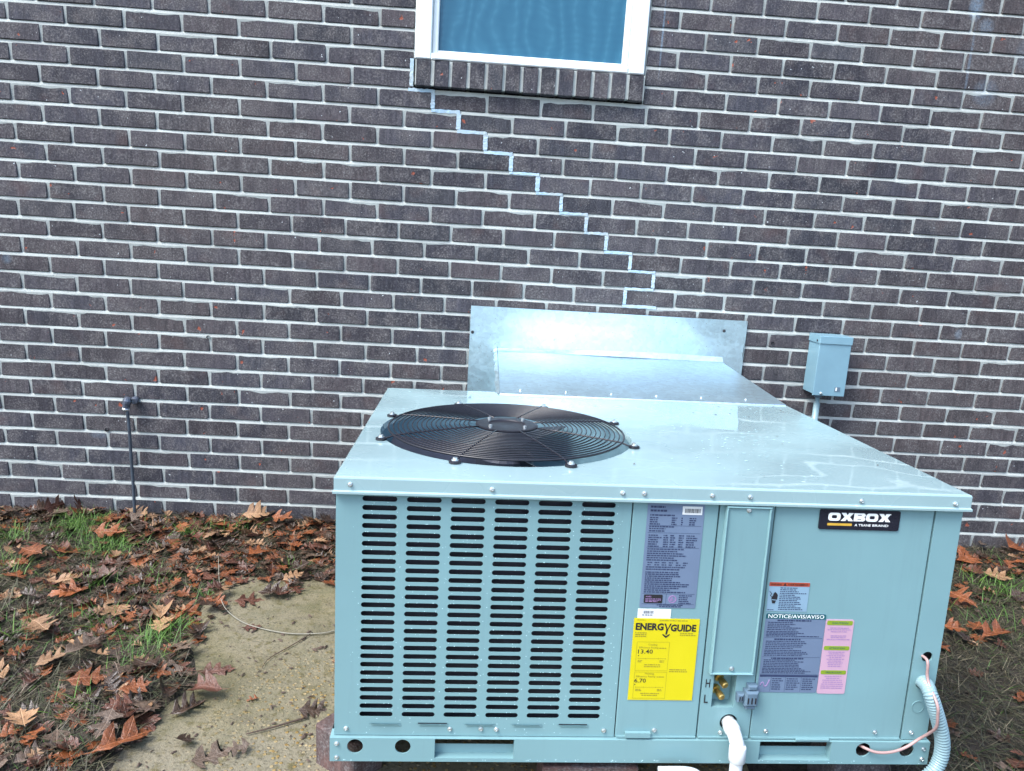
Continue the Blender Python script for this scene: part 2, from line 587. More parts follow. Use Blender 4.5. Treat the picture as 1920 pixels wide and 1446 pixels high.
def ground_h(x, y):
    h = GZ + 0.012 * noise.noise(Vector((x * 2.2, y * 2.2, 3.1))) + 0.006 * noise.noise(Vector((x * 7, y * 7, 1.3)))
    # earth and thatch creep over the near left corner of the pad
    e = math.exp(-((x - 0.80 - 0.06 * noise.noise(Vector((0, y * 7, 8)))) / 0.105) ** 2) * max(0.0, min(1.0, (-0.80 - y) / 0.35))
    h += 0.030 * e
    if y > -0.25:
        h += 0.018 * (y + 0.25) / 0.25
    d = max(-y - 3.5, x - 6, -2.5 - x, 0)
    return h if d <= 0 else GZ

def make_ground_mat():
    mt, nt, b = new_mat('wet_soil')
    geo = N(nt, 'ShaderNodeNewGeometry')
    p = geo.outputs['Position']
    n1 = noise_tex(nt, p, 3.0, 5, 0.65)
    n2 = noise_tex(nt, p, 60.0, 5, 0.7)
    base = ramp(nt, n1, [(0.3, (0.013, 0.009, 0.007)), (0.55, (0.027, 0.019, 0.012)), (0.75, (0.020, 0.023, 0.010))])
    base = mixc(nt, maprange(nt, n2, 0.5, 0.72, 0.0, 0.8), base, (0.066, 0.049, 0.029))
    nt.links.new(base, b.inputs['Base Color'])
    b.inputs['Roughness'].default_value = 0.75
    bump(nt, b, n2, 1.0, 0.02)
    return mt

def make_pad_mat():
    mt, nt, b = new_mat('mossy_concrete')
    geo = N(nt, 'ShaderNodeNewGeometry')
    p = geo.outputs['Position']
    n1 = noise_tex(nt, p, 4.0, 5, 0.65)
    n2 = noise_tex(nt, p, 30.0, 5, 0.7)
    n3 = noise_tex(nt, p, 130.0, 4, 0.75)
    base = ramp(nt, n1, [(0.3, (0.121, 0.104, 0.054)), (0.5, (0.150, 0.130, 0.077)), (0.7, (0.121, 0.107, 0.044))])
    n8 = noise_tex(nt, p, 12.0, 4, 0.65)
    base = mixc(nt, maprange(nt, n8, 0.50, 0.60, 0.0, 0.75), base, (0.081, 0.078, 0.033))
    base = mixc(nt, maprange(nt, n8, 0.40, 0.30, 0.0, 0.7), base, (0.072, 0.061, 0.044))
    n7 = noise_tex(nt, p, 1.7, 2, 0.5)
    base = mixc(nt, maprange(nt, n7, 0.42, 0.58, 0.0, 0.8), base, (0.161, 0.143, 0.101))
    base = mixc(nt, maprange(nt, n2, 0.52, 0.66, 0.0, 0.85), base, (0.073, 0.060, 0.015))
    base = mixc(nt, maprange(nt, n2, 0.42, 0.28, 0.0, 0.6), base, (0.211, 0.170, 0.099))
    base = mixc(nt, maprange(nt, n3, 0.47, 0.34, 0.0, 0.85), base, (0.031, 0.027, 0.014))
    n5 = noise_tex(nt, p, 2.2, 4, 0.6)
    base = mixc(nt, maprange(nt, n5, 0.52, 0.68, 0.0, 0.6), base, (0.058, 0.052, 0.020))
    # exposed pebbles near the unit
    sep = N(nt, 'ShaderNodeSeparateXYZ')
    nt.links.new(p, sep.inputs[0])
    near = mth(nt, 'MULTIPLY', maprange(nt, sep.outputs[0], 0.98, 1.25), maprange(nt, sep.outputs[1], -0.9, -1.15))
    v = N(nt, 'ShaderNodeTexVoronoi')
    v.inputs['Scale'].default_value = 85.0
    nt.links.new(p, v.inputs['Vector'])
    sepc = N(nt, 'ShaderNodeSeparateColor')
    nt.links.new(v.outputs['Color'], sepc.inputs[0])
    peb = mth(nt, 'MULTIPLY', maprange(nt, v.outputs['Distance'], 0.42, 0.3), mth(nt, 'GREATER_THAN', sepc.outputs[1], 0.45))
    peb = mth(nt, 'MULTIPLY', peb, near)
    base = mixc(nt, peb, base, ramp(nt, sepc.outputs[0], [(0.0, (0.166, 0.098, 0.019)), (0.5, (0.233, 0.160, 0.050)), (1.0, (0.277, 0.224, 0.129))]))
    nt.links.new(base, b.inputs['Base Color'])
    nt.links.new(maprange(nt, n1, 0.3, 0.7, 0.55, 0.85), b.inputs['Roughness'])
    bump(nt, b, mth(nt, 'ADD', mth(nt, 'ADD', n2, mth(nt, 'MULTIPLY', n3, 0.7)), peb), 0.7, 0.006)
    return mt

M_SOIL = make_ground_mat()
M_PAD = make_pad_mat()

def axis(lo, hi, step, far):
    a = [-far, -far / 3, lo - 6, lo - 2, lo - 0.7]
    k = lo
    while k <= hi + 1e-6:
        a.append(k)
        k += step
    return a + [hi + 0.7, hi + 2, hi + 6, far / 3, far]

gx = axis(-2.4, 6.0, 0.05, 150)
gy = [-150, -50, -16, -8, -5, -4]
k = -3.4
while k < 0.10:
    gy.append(k)
    k += 0.05
gy += [0.6, 3, 10, 40, 150]
mb = MB()
vs = [(x, y, ground_h(x, y)) for y in gy for x in gx]
nx = len(gx)
fs = [(j * nx + i, j * nx + i + 1, (j + 1) * nx + i + 1, (j + 1) * nx + i) for j in range(len(gy) - 1) for i in range(nx - 1)]
mb.add(vs, fs, 0, True)
ground = mb.build('ground', M_SOIL)
tag(ground, 'damp brown earth at the foot of the brick wall', 'ground', kind='structure')

# pad with a worn uneven edge
mb = MB()
xs = [PAD[0] + i * (PAD[1] - PAD[0]) / 48 for i in range(49)]
ys = [PAD[2] + i * (PAD[3] - PAD[2]) / 64 for i in range(65)]
def pad_pt(i, j):
    x, y = xs[i], ys[j]
    if i == 0: x += 0.014 * noise.noise(Vector((0, y * 9, 0))) + 0.05 * max(0, (-0.55 - y)) * 0.5
    if i == 48: x += 0.012 * noise.noise(Vector((5, y * 9, 0)))
    if j == 64: y += 0.012 * noise.noise(Vector((x * 9, 2, 0)))
    z = PAD_Z + 0.0025 * noise.noise(Vector((x * 6, y * 6, 0)))
    if i in (0, 48) or j in (0, 64): z -= 0.006
    return (x, y, z)
vs = [pad_pt(i, j) for j in range(65) for i in range(49)]
fs = [(j * 49 + i, j * 49 + i + 1, (j + 1) * 49 + i + 1, (j + 1) * 49 + i) for j in range(64) for i in range(48)]
loop = [(i, 0) for i in range(48)] + [(48, j) for j in range(64)] + [(48 - i, 64) for i in range(48)] + [(0, 64 - j) for j in range(64)]
base_i = len(vs)
vs += [(pad_pt(i, j)[0], pad_pt(i, j)[1], -0.20) for i, j in loop]
for q in range(len(loop)):
    q2 = (q + 1) % len(loop)
    a = loop[q][1] * 49 + loop[q][0]
    b_ = loop[q2][1] * 49 + loop[q2][0]
    fs.append((a, base_i + q, base_i + q2, b_))
mb.add(vs, fs, 0, False)
pad = mb.build('concrete_pad', M_PAD)
tag(pad, 'mossy tan concrete pad under the left side of the unit', 'pad', kind='structure')

# ------------------------------------------------------------------ brick house wall
house = empty('brick_house', (2.0, 0.0, -0.07))
tag(house, 'dark brown brick house wall with pale mortar and a white window', 'house')
HOFF = Vector((-2.0, 0.0, 0.07))
BW, CH, JT = 0.2032, 0.0693073, 0.0109
OFFS = {0: -0.1014, 1: 0.0146, 2: -0.0997, 3: 0.0002, 4: -0.1036, 5: 0.0016, 6: -0.0996, 7: 0.0074, 8: -0.0993, 9: 0.0044,
        10: -0.1096, 11: -0.0026, 12: -0.1023, 13: -0.0036, 14: -0.1104, 15: -0.0058, 16: -0.1106, 17: -0.0101, 18: -0.1124,
        19: -0.0177, 20: -0.1073, 21: -0.0203, 22: -0.1105, 23: -0.0184, 24: -0.1071, 25: -0.0079, 26: -0.1146, 27: -0.0075}
OPEN_X = (1.366, 2.230)       # window opening
OPEN_Z = 1.668                # underside of the sill course
OPEN_TOP = 2.80
WALL_X = (-2.2, 6.2)
C_TOP, C_BOT = -17, 30

def brick_mesh_data(rng, L, H, jag=0.0008):
    """front face at y=0 with chipped outline, body going back 0.03; about 60 triangles"""
    hx, hz = L / 2, H / 2
    out = []
    cr = rng.choice((0.0008, 0.001, 0.0014, 0.002, 0.004))
    def j(): return rng.uniform(-jag, jag)
    nlong = max(2, int(round(L / 0.055)))
    for (cx, cz, a0) in ((hx, -hz, -90), (hx, hz, 0), (-hx, hz, 90), (-hx, -hz, 180)):
        sx, sz = (-1 if cx > 0 else 1), (-1 if cz > 0 else 1)
        a, b_ = (cx + sx * cr, cz), (cx, cz + sz * cr)
        if a0 in (0, 180):
            a, b_ = b_, a
        out.append((a[0] + j() * .5, a[1] + j() * .5)); out.append((b_[0] + j() * .5, b_[1] + j() * .5))
        # points along the long edges
        if a0 == 0:
            for q in range(1, nlong):
                out.append((hx - L * q / nlong, hz + j()))
        if a0 == 180:
            for q in range(1, nlong):
                out.append((-hx + L * q / nlong, -hz + j()))
    n = len(out)
    f = 0.0022
    inner = [(x * (1 - f / hx), z * (1 - f / hz)) for x, z in out]
    vs = [(x, rng.uniform(-.0005, .0005), z) for x, z in inner] + [(x, 0.0026, z) for x, z in out] + [(x, 0.03, z) for x, z in out]
    fs = [tuple(range(n))]
    for i in range(n):
        k2 = (i + 1) % n
        fs += [(i, n + i, n + k2, k2), (n + i, 2 * n + i, 2 * n + k2, n + k2)]
    return vs, fs

def project(p):
    d = Vector(p) - CAM
    z = d.dot(FWD)
    if z <= 0.1:
        return None
    return 960 + 1386.74 * d.dot(RIGHT) / z, 723 - 1386.74 * d.dot(UP) / z, z

def in_poly(x, y, poly):
    c = False
    for i in range(len(poly)):
        (x1, y1), (x2, y2) = poly[i], poly[i - 1]
        if (y1 > y) != (y2 > y) and x < (x2 - x1) * (y - y1) / (y2 - y1) + x1:
            c = not c
    return c
HIDE = [[(729, 727), (880, 728), (883, 575), (1400, 600), (1392, 715), (1820, 930), (1740, 1440), (620, 1440), (629, 892)]]

def drift_x(c, x):
    return 0.017 * math.sin(math.pi * min(1, max(0, (x + 0.2) / 4.2))) * min(1, max(0, (13 - c) / 4))
bricks = []
rb = random.Random(11)
for c in range(C_TOP, C_BOT + 1):
    off = OFFS.get(c)
    if off is None:
        off = (-0.103 if c % 2 == 0 else 0.0) + rb.uniform(-0.008, 0.008)
    zc = (27 - c) * CH - CH / 2
    k = int((WALL_X[0] - off) / BW) - 1
    drift = 0.0
    edges = []
    x = off + k * BW
    while x < WALL_X[1] + BW:
        edges.append(x + drift_x(c, x) + rb.uniform(-0.0022, 0.0022))
        x += BW
    carry = None
    for a, b_ in zip(edges, edges[1:]):
        a2, b2 = a + JT / 2, b_ - JT / 2
        segs = [(a2, b2)]
        if zc > OPEN_Z and zc < OPEN_TOP:
            segs = []
            if a2 < OPEN_X[0] - 0.004:
                segs.append((a2, min(b2, OPEN_X[0] - 0.004)))
            if b2 > OPEN_X[1] + 0.006:
                segs.append((max(a2, OPEN_X[1] + 0.006), b2))
        for s0, s1 in segs:
            if len(segs) and zc > OPEN_Z and zc < OPEN_TOP and s1 - s0 < 0.055:
                # no slivers at the jambs: the neighbouring brick is cut longer instead
                if abs(s1 - (OPEN_X[0] - 0.004)) < 1e-4 and bricks and bricks[-1][0] == c:
                    bricks[-1] = (c, bricks[-1][1], s1, bricks[-1][3])
                    continue
                if abs(s0 - (OPEN_X[1] + 0.006)) < 1e-4:
                    carry = s0
                    continue
            if carry is not None and s0 > OPEN_X[1]:
                s0, carry = carry, None
            if s1 - s0 > 0.02 and WALL_X[0] < s0 and s1 < WALL_X[1]:
                bricks.append((c, s0, s1, zc + rb.uniform(-0.0012, 0.0012)))

scored = []
for i, (c, s0, s1, zc) in enumerate(bricks):
    q = project(((s0 + s1) / 2, 0, zc))
    area = -1
    if q and -30 < q[0] < 1950 and -12 < q[1] < 1030 and not any(in_poly(q[0], q[1], h) for h in HIDE):
        area = (s1 - s0) / q[2] ** 2
    scored.append((area, i))
scored.sort(reverse=True)
chosen = {i for a, i in scored[:300] if a > 0}

variants = []
for k in range(30):
    vs, fs = brick_mesh_data(rb, 0.190, CH - JT)
    mb = MB(); mb.add(vs, fs)
    variants.append(mb.mesh('brick', M_BRICK))
rest_v, rest_f, rest_t = [], [], []
for i, (c, s0, s1, zc) in enumerate(bricks):
    L = s1 - s0
    dy = rb.uniform(-0.0016, 0.0016)
    rz, ry = rb.uniform(-0.004, 0.004), rb.uniform(-0.0035, 0.0035)
    full = abs(L - 0.190) < 0.008
    if i in chosen:
        if full:
            me = variants[rb.randrange(30)]
            o = link('brick', me, house)
            o.scale = (L / 0.190, 1, 1)
        else:
            vs, fs = brick_mesh_data(rb, L, CH - JT)
            mb = MB(); mb.add(vs, fs)
            o = mb.build('brick', M_BRICK, house)
        o.location = Vector(((s0 + s1) / 2, dy, zc)) + HOFF
        o.rotation_euler = (0, ry, rz)
    else:
        vs, fs = brick_mesh_data(rb, L, CH - JT)
        R = Matrix.Rotation(ry, 3, 'Y') @ Matrix.Rotation(rz, 3, 'Z')
        b0 = len(rest_v)
        t = rb.random()
        for v in vs:
            w = R @ Vector(v) + Vector(((s0 + s1) / 2, dy, zc)) + HOFF
            rest_v.append(tuple(w)); rest_t.append(t)
        rest_f.extend([tuple(b0 + q for q in f) for f in fs])
me = bpy.data.meshes.new('brickwork')
me.from_pydata(rest_v, [], rest_f)
me.materials.append(M_BRICK)
at = me.attributes.new('tint', 'FLOAT', 'POINT')
at.data.foreach_set('value', rest_t)
me.update()
o = link('brickwork', me, house)
tag(o, kind='stuff')

# mortar behind the bricks: a sheet with slightly rough face, open at the window
mb = MB()
def sheet(x0, x1, z0, z1, st=0.028):
    """struck joints: flush at the foot of each bed joint, set back under the brick above"""
    zr = []
    c = int(math.floor(z0 / CH)) - 1
    while c * CH < z1 + CH:
        for dz, y in ((-JT / 2 - 0.0015, 0.0008), (-0.0005, 0.0026), (JT / 2 + 0.001, 0.0072), (CH / 2, 0.0042)):
            zz = c * CH + dz
            if z0 < zz < z1:
                zr.append((zz, y))
        c += 1
    zr = [(z0, 0.004)] + zr + [(z1, 0.004)]
    nx_ = max(1, int((x1 - x0) / st))
    vs = []
    for zz, y in zr:
        for i in range(nx_ + 1):
            x = x0 + (x1 - x0) * i / nx_
            vs.append((x + HOFF.x, y + 0.0007 * noise.noise(Vector((x * 17, 0, zz * 17))) + 0.0006 * noise.noise(Vector((x * 60, 3, zz * 60))), zz + HOFF.z))
    fs = [(j * (nx_ + 1) + i, j * (nx_ + 1) + i + 1, (j + 1) * (nx_ + 1) + i + 1, (j + 1) * (nx_ + 1) + i) for j in range(len(zr) - 1) for i in range(nx_)]
    mb.add(vs, fs, 0, False)
ZT = (27 - C_TOP) * CH
ZB = (26 - C_BOT) * CH
sheet(WALL_X[0], OPEN_X[0] - 0.002, ZB, ZT)
sheet(OPEN_X[1] + 0.002, WALL_X[1], ZB, ZT)
sheet(OPEN_X[0] - 0.002, OPEN_X[1] + 0.002, ZB, OPEN_Z)
sheet(OPEN_X[0] - 0.002, OPEN_X[1] + 0.002, OPEN_TOP - 0.01, ZT)
# returns at the opening and a solid back to the wall
h0 = HOFF
for x in OPEN_X:
    mb.quad([(x + h0.x, 0.006, OPEN_Z + h0.z), (x + h0.x, 0.12, OPEN_Z + h0.z), (x + h0.x, 0.12, OPEN_TOP + h0.z), (x + h0.x, 0.006, OPEN_TOP + h0.z)])
mb.box(WALL_X[0] + h0.x, WALL_X[1] + h0.x, 0.12, 0.24, ZB + h0.z, ZT + h0.z)
mb.build('mortar', M_MORTAR, house)

# pale blue repair mortar running down the joints in steps
steps = [(3, 7), (4, 8), (5, 8), (6, 9), (7, 9), (8, 10), (9, 10), (10, 11), (11, 11), (12, 12), (13, 11)]
mb = MB()
rp = random.Random(5)
def smear(x0, x1, z0, z1, horiz):
    """one strip of raked repair mortar with wandering edges, slightly proud of the old joint"""
    n = 10
    vs = []
    for i in range(n + 1):
        t = i / n
        for s in (-1, 1):
            w = rp.uniform(-0.0014, 0.0016)
            if horiz:
                x = x0 + (x1 - x0) * t; z = (z0 if s < 0 else z1) + s * w
            else:
                z = z0 + (z1 - z0) * t; x = (x0 if s < 0 else x1) + s * w
            vs.append((x + HOFF.x, -0.0016 + rp.uniform(-.0004, .0012), z + HOFF.z))
    for i in range(n + 1):
        t = i / n
        for s in (-1, 1):
            if horiz:
                x = x0 + (x1 - x0) * t; z = (z0 if s < 0 else z1)
            else:
                z = z0 + (z1 - z0) * t; x = (x0 if s < 0 else x1)
            vs.append((x + HOFF.x, 0.01, z + HOFF.z))
    m2 = 2 * (n + 1)
    fs = []
    for i in range(n):
        a = 2 * i
        fs.append((a, a + 1, a + 3, a + 2))
        fs.append((a, a + 2, m2 + a + 2, m2 + a))
        fs.append((a + 3, a + 1, m2 + a + 1, m2 + a + 3))
    fs += [(0, m2, m2 + 1, 1), (2 * n + 1, m2 + 2 * n + 1, m2 + 2 * n, 2 * n)]
    mb = MB(); mb.add(vs, fs)
    mb.build('repair_mortar', M_PATCH, house)
px = None
for c, k in steps:
    x = OFFS[c] + k * BW
    x += drift_x(c, x)
    zt, zb = (27 - c) * CH - 0.0072, (26 - c) * CH + 0.0072
    if px is not None:
        lo, hi = min(px, x) - 0.004, max(px, x) + 0.004
        hw = 0.0060 if c < 7 else 0.0050
        smear(lo, hi, (27 - c) * CH - hw, (27 - c) * CH + hw, True)
    else:
        smear(OPEN_X[0] - 0.02, x + 0.006, (27 - c) * CH - 0.007, (27 - c) * CH + 0.005, True)
    wd = 0.0082 if c < 8 else 0.0066
    smear(x - wd, x + wd, zb, zt, False)
    px = x
smear(px - 0.007, px + 0.13, 13 * CH - 0.006, 13 * CH + 0.006, True)
smear(OPEN_X[0] - 0.016, OPEN_X[0] - 0.003, 24 * CH + 0.012, 1.772, False)

# holes and rust spots left in the joints
mb = MB()
for x, z, r in ((0.5912, 0.6857, 0.008), (0.1821, 0.286, 0.010), (2.8538, 0.7855, 0.007)):
    pts = []
    for i in range(9):
        a = 2 * math.pi * i / 9
        pts.append((x + HOFF.x + r * math.cos(a) * rp.uniform(.7, 1.1), 0.0005 - 0.004, z + HOFF.z + r * math.sin(a) * rp.uniform(.7, 1.2)))
    mb.add(pts + [(x + HOFF.x, 0.02, z + HOFF.z)], [tuple((i, (i + 1) % 9, 9)) for i in range(9)])
mb.build('joint_hole', M_DARK, house)

# rowlock sill
sz0, sz1 = 1.6725, 1.770
pitch = (2.232 - 1.369) / 13
for i in range(13):
    x0, x1 = 1.369 + i * pitch + 0.0055, 1.369 + (i + 1) * pitch - 0.0055
    vs, fs = brick_mesh_data(rb, x1 - x0, sz1 - sz0 - 0.004, 0.0012)
    vs = [(x, y * 3.4, z) for x, y, z in vs]
    mb = MB(); mb.add(vs, fs)
    o = mb.build('sill_brick', M_BRICK, house)
    o.location = Vector(((x0 + x1) / 2, -0.028 + rb.uniform(-.002, .002), (sz0 + sz1) / 2 + rb.uniform(-.0015, .0015))) + HOFF
    o.rotation_euler = (0, rb.uniform(-.008, .008), 0)
mb = MB()
mb.box(1.371 + HOFF.x, 2.230 + HOFF.x, -0.0225, 0.10, sz0 + 0.006 + HOFF.z, sz1 - 0.004 + HOFF.z)
mb.build('sill_mortar', M_MORTAR, house)

# window
win = bpy.data.objects.new('window', None)
col.objects.link(win)
win.parent = house
win.location = Vector((1.366, 0, 1.772)) + HOFF
W, WH = 0.862, 1.02
mb = MB()
def fr(x0, x1, z0, z1, y0, y1, b=0.004):
    mb.rbox(x0, x1, y0, y1, z0, z1, b)
fr(0, 0.062, 0, WH, -0.012, 0.09); fr(W - 0.062, W, 0, WH, -0.012, 0.09)
fr(0.0622, W - 0.0622, 0, 0.022, -0.014, 0.09); fr(0.0622, W - 0.0622, WH - 0.05, WH, -0.012, 0.09)
mb.build('frame', M_WHITE, win)
mb = MB()
fr(0.0625, 0.085, 0.0225, WH - 0.051, 0.004, 0.06, 0.003); fr(W - 0.085, W - 0.0625, 0.0225, WH - 0.051, 0.004, 0.06, 0.003)
fr(0.0852, W - 0.0852, 0.0225, 0.036, 0.004, 0.06, 0.003); fr(0.0852, W - 0.0852, WH - 0.075, WH - 0.051, 0.004, 0.06, 0.003)
mb.build('sash', M_WHITE, win)

def make_screen():
    mt, nt, b = new_mat('screen_sky_reflection')
    tc = N(nt, 'ShaderNodeTexCoord')
    p = tc.outputs['Object']
    wv = N(nt, 'ShaderNodeTexWave', bands_direction='X')
    wv.inputs['Scale'].default_value = 5.5
    wv.inputs['Distortion'].default_value = 9.0
    wv.inputs['Detail'].default_value = 2.0
    wv.inputs['Detail Scale'].default_value = 1.4
    nt.links.new(mapping(nt, p, (1, 1, 0.55)), wv.inputs['Vector'])
    w2 = N(nt, 'ShaderNodeTexWave', bands_direction='Z')
    w2.inputs['Scale'].default_value = 11.0
    w2.inputs['Distortion'].default_value = 14.0
    w2.inputs['Detail Scale'].default_value = 0.6
    nt.links.new(p, w2.inputs['Vector'])
    f = mth(nt, 'ADD', mth(nt, 'MULTIPLY', wv.outputs['Fac'], 0.65), mth(nt, 'MULTIPLY', w2.outputs['Fac'], 0.12))
    nt.links.new(ramp(nt, f, [(0.0, (0.016, 0.096, 0.165)), (0.6, (0.022, 0.112, 0.185)), (1.0, (0.040, 0.155, 0.235))]), b.inputs['Base Color'])  # reflected sky blue and moire ripple painted into the base colour
    b.inputs['Roughness'].default_value = 0.35
    b.inputs['Specular IOR Level'].default_value = 0.35
    return mt
mb = MB()
mb.box(0.080, W - 0.080, 0.022, 0.026, 0.030, WH - 0.07)
o = mb.build('insect_screen', make_screen(), win)
tag(o, 'insect screen over the window pane with sky reflection painted in blue')
mb = MB()
mb.box(0.080, W - 0.080, 0.034, 0.040, 0.030, WH - 0.07)
g, nt, b = new_mat('window_glass')
b.inputs['Base Color'].default_value = (0.05, 0.1, 0.14, 1); b.inputs['Roughness'].default_value = 0.03
mb.build('pane', g, win)

# ------------------------------------------------------------------ packaged air conditioner
UW, UD, UH = 1.3081, 0.9671, 0.6276
ac = empty('air_conditioner', (1.3918, -1.5582, 0.0344))
ac.rotation_euler = Matrix(((0.999838, -0.014647, -0.010462), (0.014875, 0.999645, 0.022094), (0.010134, -0.022246, 0.999701))).to_euler()
ac.matrix_world = Matrix.Translation((1.3918, -1.5582, 0.0344)) @ Matrix(((0.999838, -0.014647, -0.010462), (0.014875, 0.999645, 0.022094), (0.010134, -0.022246, 0.999701))).to_4x4()
tag(ac, 'pale blue-green packaged air conditioner with round fan guard and slotted side', 'air conditioner')
ACM = ac.matrix_world.copy()
PV = 0.008          # face of the cabinet panels

def A(name, mb, mats, parent=None):
    return mb.build(name, mats, parent or ac)

# louvred panel with true slots
mb = MB()
U0, U1, Z0, Z1 = 0.0, 0.5978, 0.0565, 0.600
colu = [0.0520 + 0.0885 * i for i in range(6)]
rowz = [0.5806 - 0.0190 * i for i in range(26)]
cu_edges = [0.040] + [colu[i] - 0.0095 for i in range(1, 6)] + [0.576]
zt_, zb_ = rowz[0] + 0.0095, rowz[-1] - 0.0095
for ci in range(6):
    for z in rowz:
        add_ring(mb, slot_pairs(cu_edges[ci], cu_edges[ci + 1], z - 0.0095, z + 0.0095, colu[ci], colu[ci] + 0.0695, z, 0.0055), PV, 0.0008)
mb.quad([(U0, PV, Z0), (cu_edges[0], PV, Z0), (cu_edges[0], PV, Z1), (U0, PV, Z1)])
mb.quad([(cu_edges[6], PV, Z0), (U1, PV, Z0), (U1, PV, Z1), (cu_edges[6], PV, Z1)])
mb.quad([(cu_edges[0], PV, zt_), (cu_edges[6], PV, zt_), (cu_edges[6], PV, Z1), (cu_edges[0], PV, Z1)])
mb.quad([(cu_edges[0], PV, Z0), (cu_edges[6], PV, Z0), (cu_edges[6], PV, zb_), (cu_edges[0], PV, zb_)])
# folded edges
mb.quad([(U1, PV, Z0), (U1, PV + .02, Z0), (U1, PV + .02, Z1), (U1, PV, Z1)])
mb.quad([(U0, PV + .02, Z0), (U0, PV, Z0), (U0, PV, Z1), (U0, PV + .02, Z1)])
# wraps round the left corner as a plain side
mb.quad([(U0, PV + 0.019, Z0), (U0, PV + 0.019, Z1), (U0, UD - .012, Z1), (U0, UD - .012, Z0)])
louv = A('louvred_panel', mb, M_PAINT)
# half-punched louvres at the foot
for i in range(5):
    u0 = 0.0711 + 0.10035 * i
    mb = MB()
    n = 8
    top_, mid, bot = [], [], []
    for k in range(n + 1):
        t = k / n
        e = math.sin(math.pi * min(1, max(0, t))) ** 0.35 if 0 < t < 1 else 0
        x = u0 + 0.0695 * t
        top_.append((x, PV - 0.0042 * e - 0.0003, 0.0845))
        bot.append((x, PV - 0.0003, 0.0765))
    vs = top_ + bot
    mb.add(vs, [(k, n + 1 + k, n + 2 + k, k + 1) for k in range(n)], 0)
    mb.add([(u0 + 0.004, PV - 0.0008, 0.0845), (u0 + 0.0655, PV - 0.0008, 0.0845), (u0 + 0.0655, PV - 0.0008, 0.0868), (u0 + 0.004, PV - 0.0008, 0.0868)], [(0, 1, 2, 3)], 1 if i in (1, 4) else 0)
    mb.build('punched_louvre', [M_PAINT, M_DARK], louv)
# coil behind the slots
mb = MB()
mb.quad([(0.03, 0.034, 0.06), (0.585, 0.034, 0.06), (0.585, 0.034, 0.6), (0.03, 0.034, 0.6)])
coil = A('condenser_coil', mb, M_COIL)
for i in range(8):
    z = 0.5806 - 0.0190 * (3 + 3 * i) - 0.001
    mb = MB()
    mb.tube([(0.13, 0.030, z), (0.41, 0.030, z)], 0.0026, 6)
    mb.build('coil_tube', M_TUBE, coil)

# plain panels
def panel(name, u0, u1):
    mb = MB()
    mb.rbox(u0, u1, PV, PV + 0.018, 0.0565, 0.600, 0.0015)
    mb.box(u0 + 0.002, u1 - 0.002, PV - 0.0035, PV - 0.0002, 0.0568, 0.0605)
    return A(name, mb, M_PAINT)
p_label = panel('access_panel', 0.6006, 0.7790)
# control panel and corner post
p_ctrl = panel('control_panel', 0.8992, 1.2405)
# service panel with a pocket for the valves: built round the openings
mb = MB()
a0, a1 = 0.7816, 0.8964
add_ring(mb, rect_pairs(a0, a1, 0.1245, 0.600, 0.806, 0.8556, 0.1296, 0.2066), PV, 0.030)
mb.box(0.803, 0.8586, PV + 0.0300, PV + 0.034, 0.126, 0.2096)
add_ring(mb, circle_pairs(a0, a1, 0.0565, 0.1245, 0.8485, 0.094, 0.0195), PV, 0.012)
mb.box(a0, a1, PV + 0.0122, PV + 0.018, 0.0565, 0.124, 1)
mb.quad([(a0, PV, 0.0565), (a0, PV + .02, 0.0565), (a0, PV + .02, 0.6), (a0, PV, 0.6)])
mb.quad([(a1, PV + .02, 0.0565), (a1, PV, 0.0565), (a1, PV, 0.6), (a1, PV + .02, 0.6)])
mb.box(a0 + 0.002, a1 - 0.002, PV - 0.0035, PV - 0.0002, 0.0568, 0.0605)
p_serv = A('service_panel', mb, [M_PAINT, M_DARK])
# raised cover with folded border
mb = MB()
cu0, cu1, cz0, cz1 = 0.792, 0.8868, 0.2132, 0.5898
mb.rbox(cu0, cu1, PV - 0.009, PV - 0.0003, cz0, cz1, 0.003)
for (x0, x1, z0, z1) in ((cu0, cu0 + 0.0045, cz0 + .0046, cz1 - .0046), (cu1 - 0.0045, cu1, cz0 + .0046, cz1 - .0046), (cu0, cu1, cz0, cz0 + 0.0045), (cu0, cu1, cz1 - 0.0045, cz1)):
    mb.rbox(x0, x1, PV - 0.0135, PV - 0.0089, z0, z1, 0.0018)
A('valve_cover', mb, M_PAINT)
# corner post with holes
mb = MB()
a0, a1 = 1.2440, 1.3020
add_ring(mb, circle_pairs(a0, a1, 0.226, 0.286, 1.2743, 0.2557, 0.0122), PV, 0.004)
add_ring(mb, circle_pairs(a0, a1, 0.166, 0.226, 1.273, 0.196, 0.0165), PV, 0.004)
mb.quad([(a0, PV, 0.286), (a1, PV, 0.286), (a1, PV, 0.6), (a0, PV, 0.6)])
mb.quad([(a0, PV, 0.0565), (a1, PV, 0.0565), (a1, PV, 0.166), (a0, PV, 0.166)])
mb.quad([(a0, PV, 0.0565), (a0, PV + .02, 0.0565), (a0, PV + .02, 0.6), (a0, PV, 0.6)])
mb.quad([(a1, PV, 0.0565), (a1, UD - .012, 0.0565), (a1, UD - .012, 0.6), (a1, PV, 0.6)])
mb.quad([(a0 - .002, PV + .021, 0.15), (a1 - .001, PV + .021, 0.15), (a1 - .001, PV + .021, 0.3), (a0 - .002, PV + .021, 0.3)], 1)
post = A('corner_post', mb, [M_PAINT, M_DARK])
mb = MB()
Mk = Matrix.Translation((1.2707, PV, 0.1366)) @ Matrix.Rotation(math.radians(90), 4, 'X')
mb.lathe([(0.0142, 0.0), (0.0142, 0.0012), (0.0132, 0.0012), (0.0132, 0.0004)], 24, Mk, 0, False, False)
mb.build('knockout', M_PAINT, post)

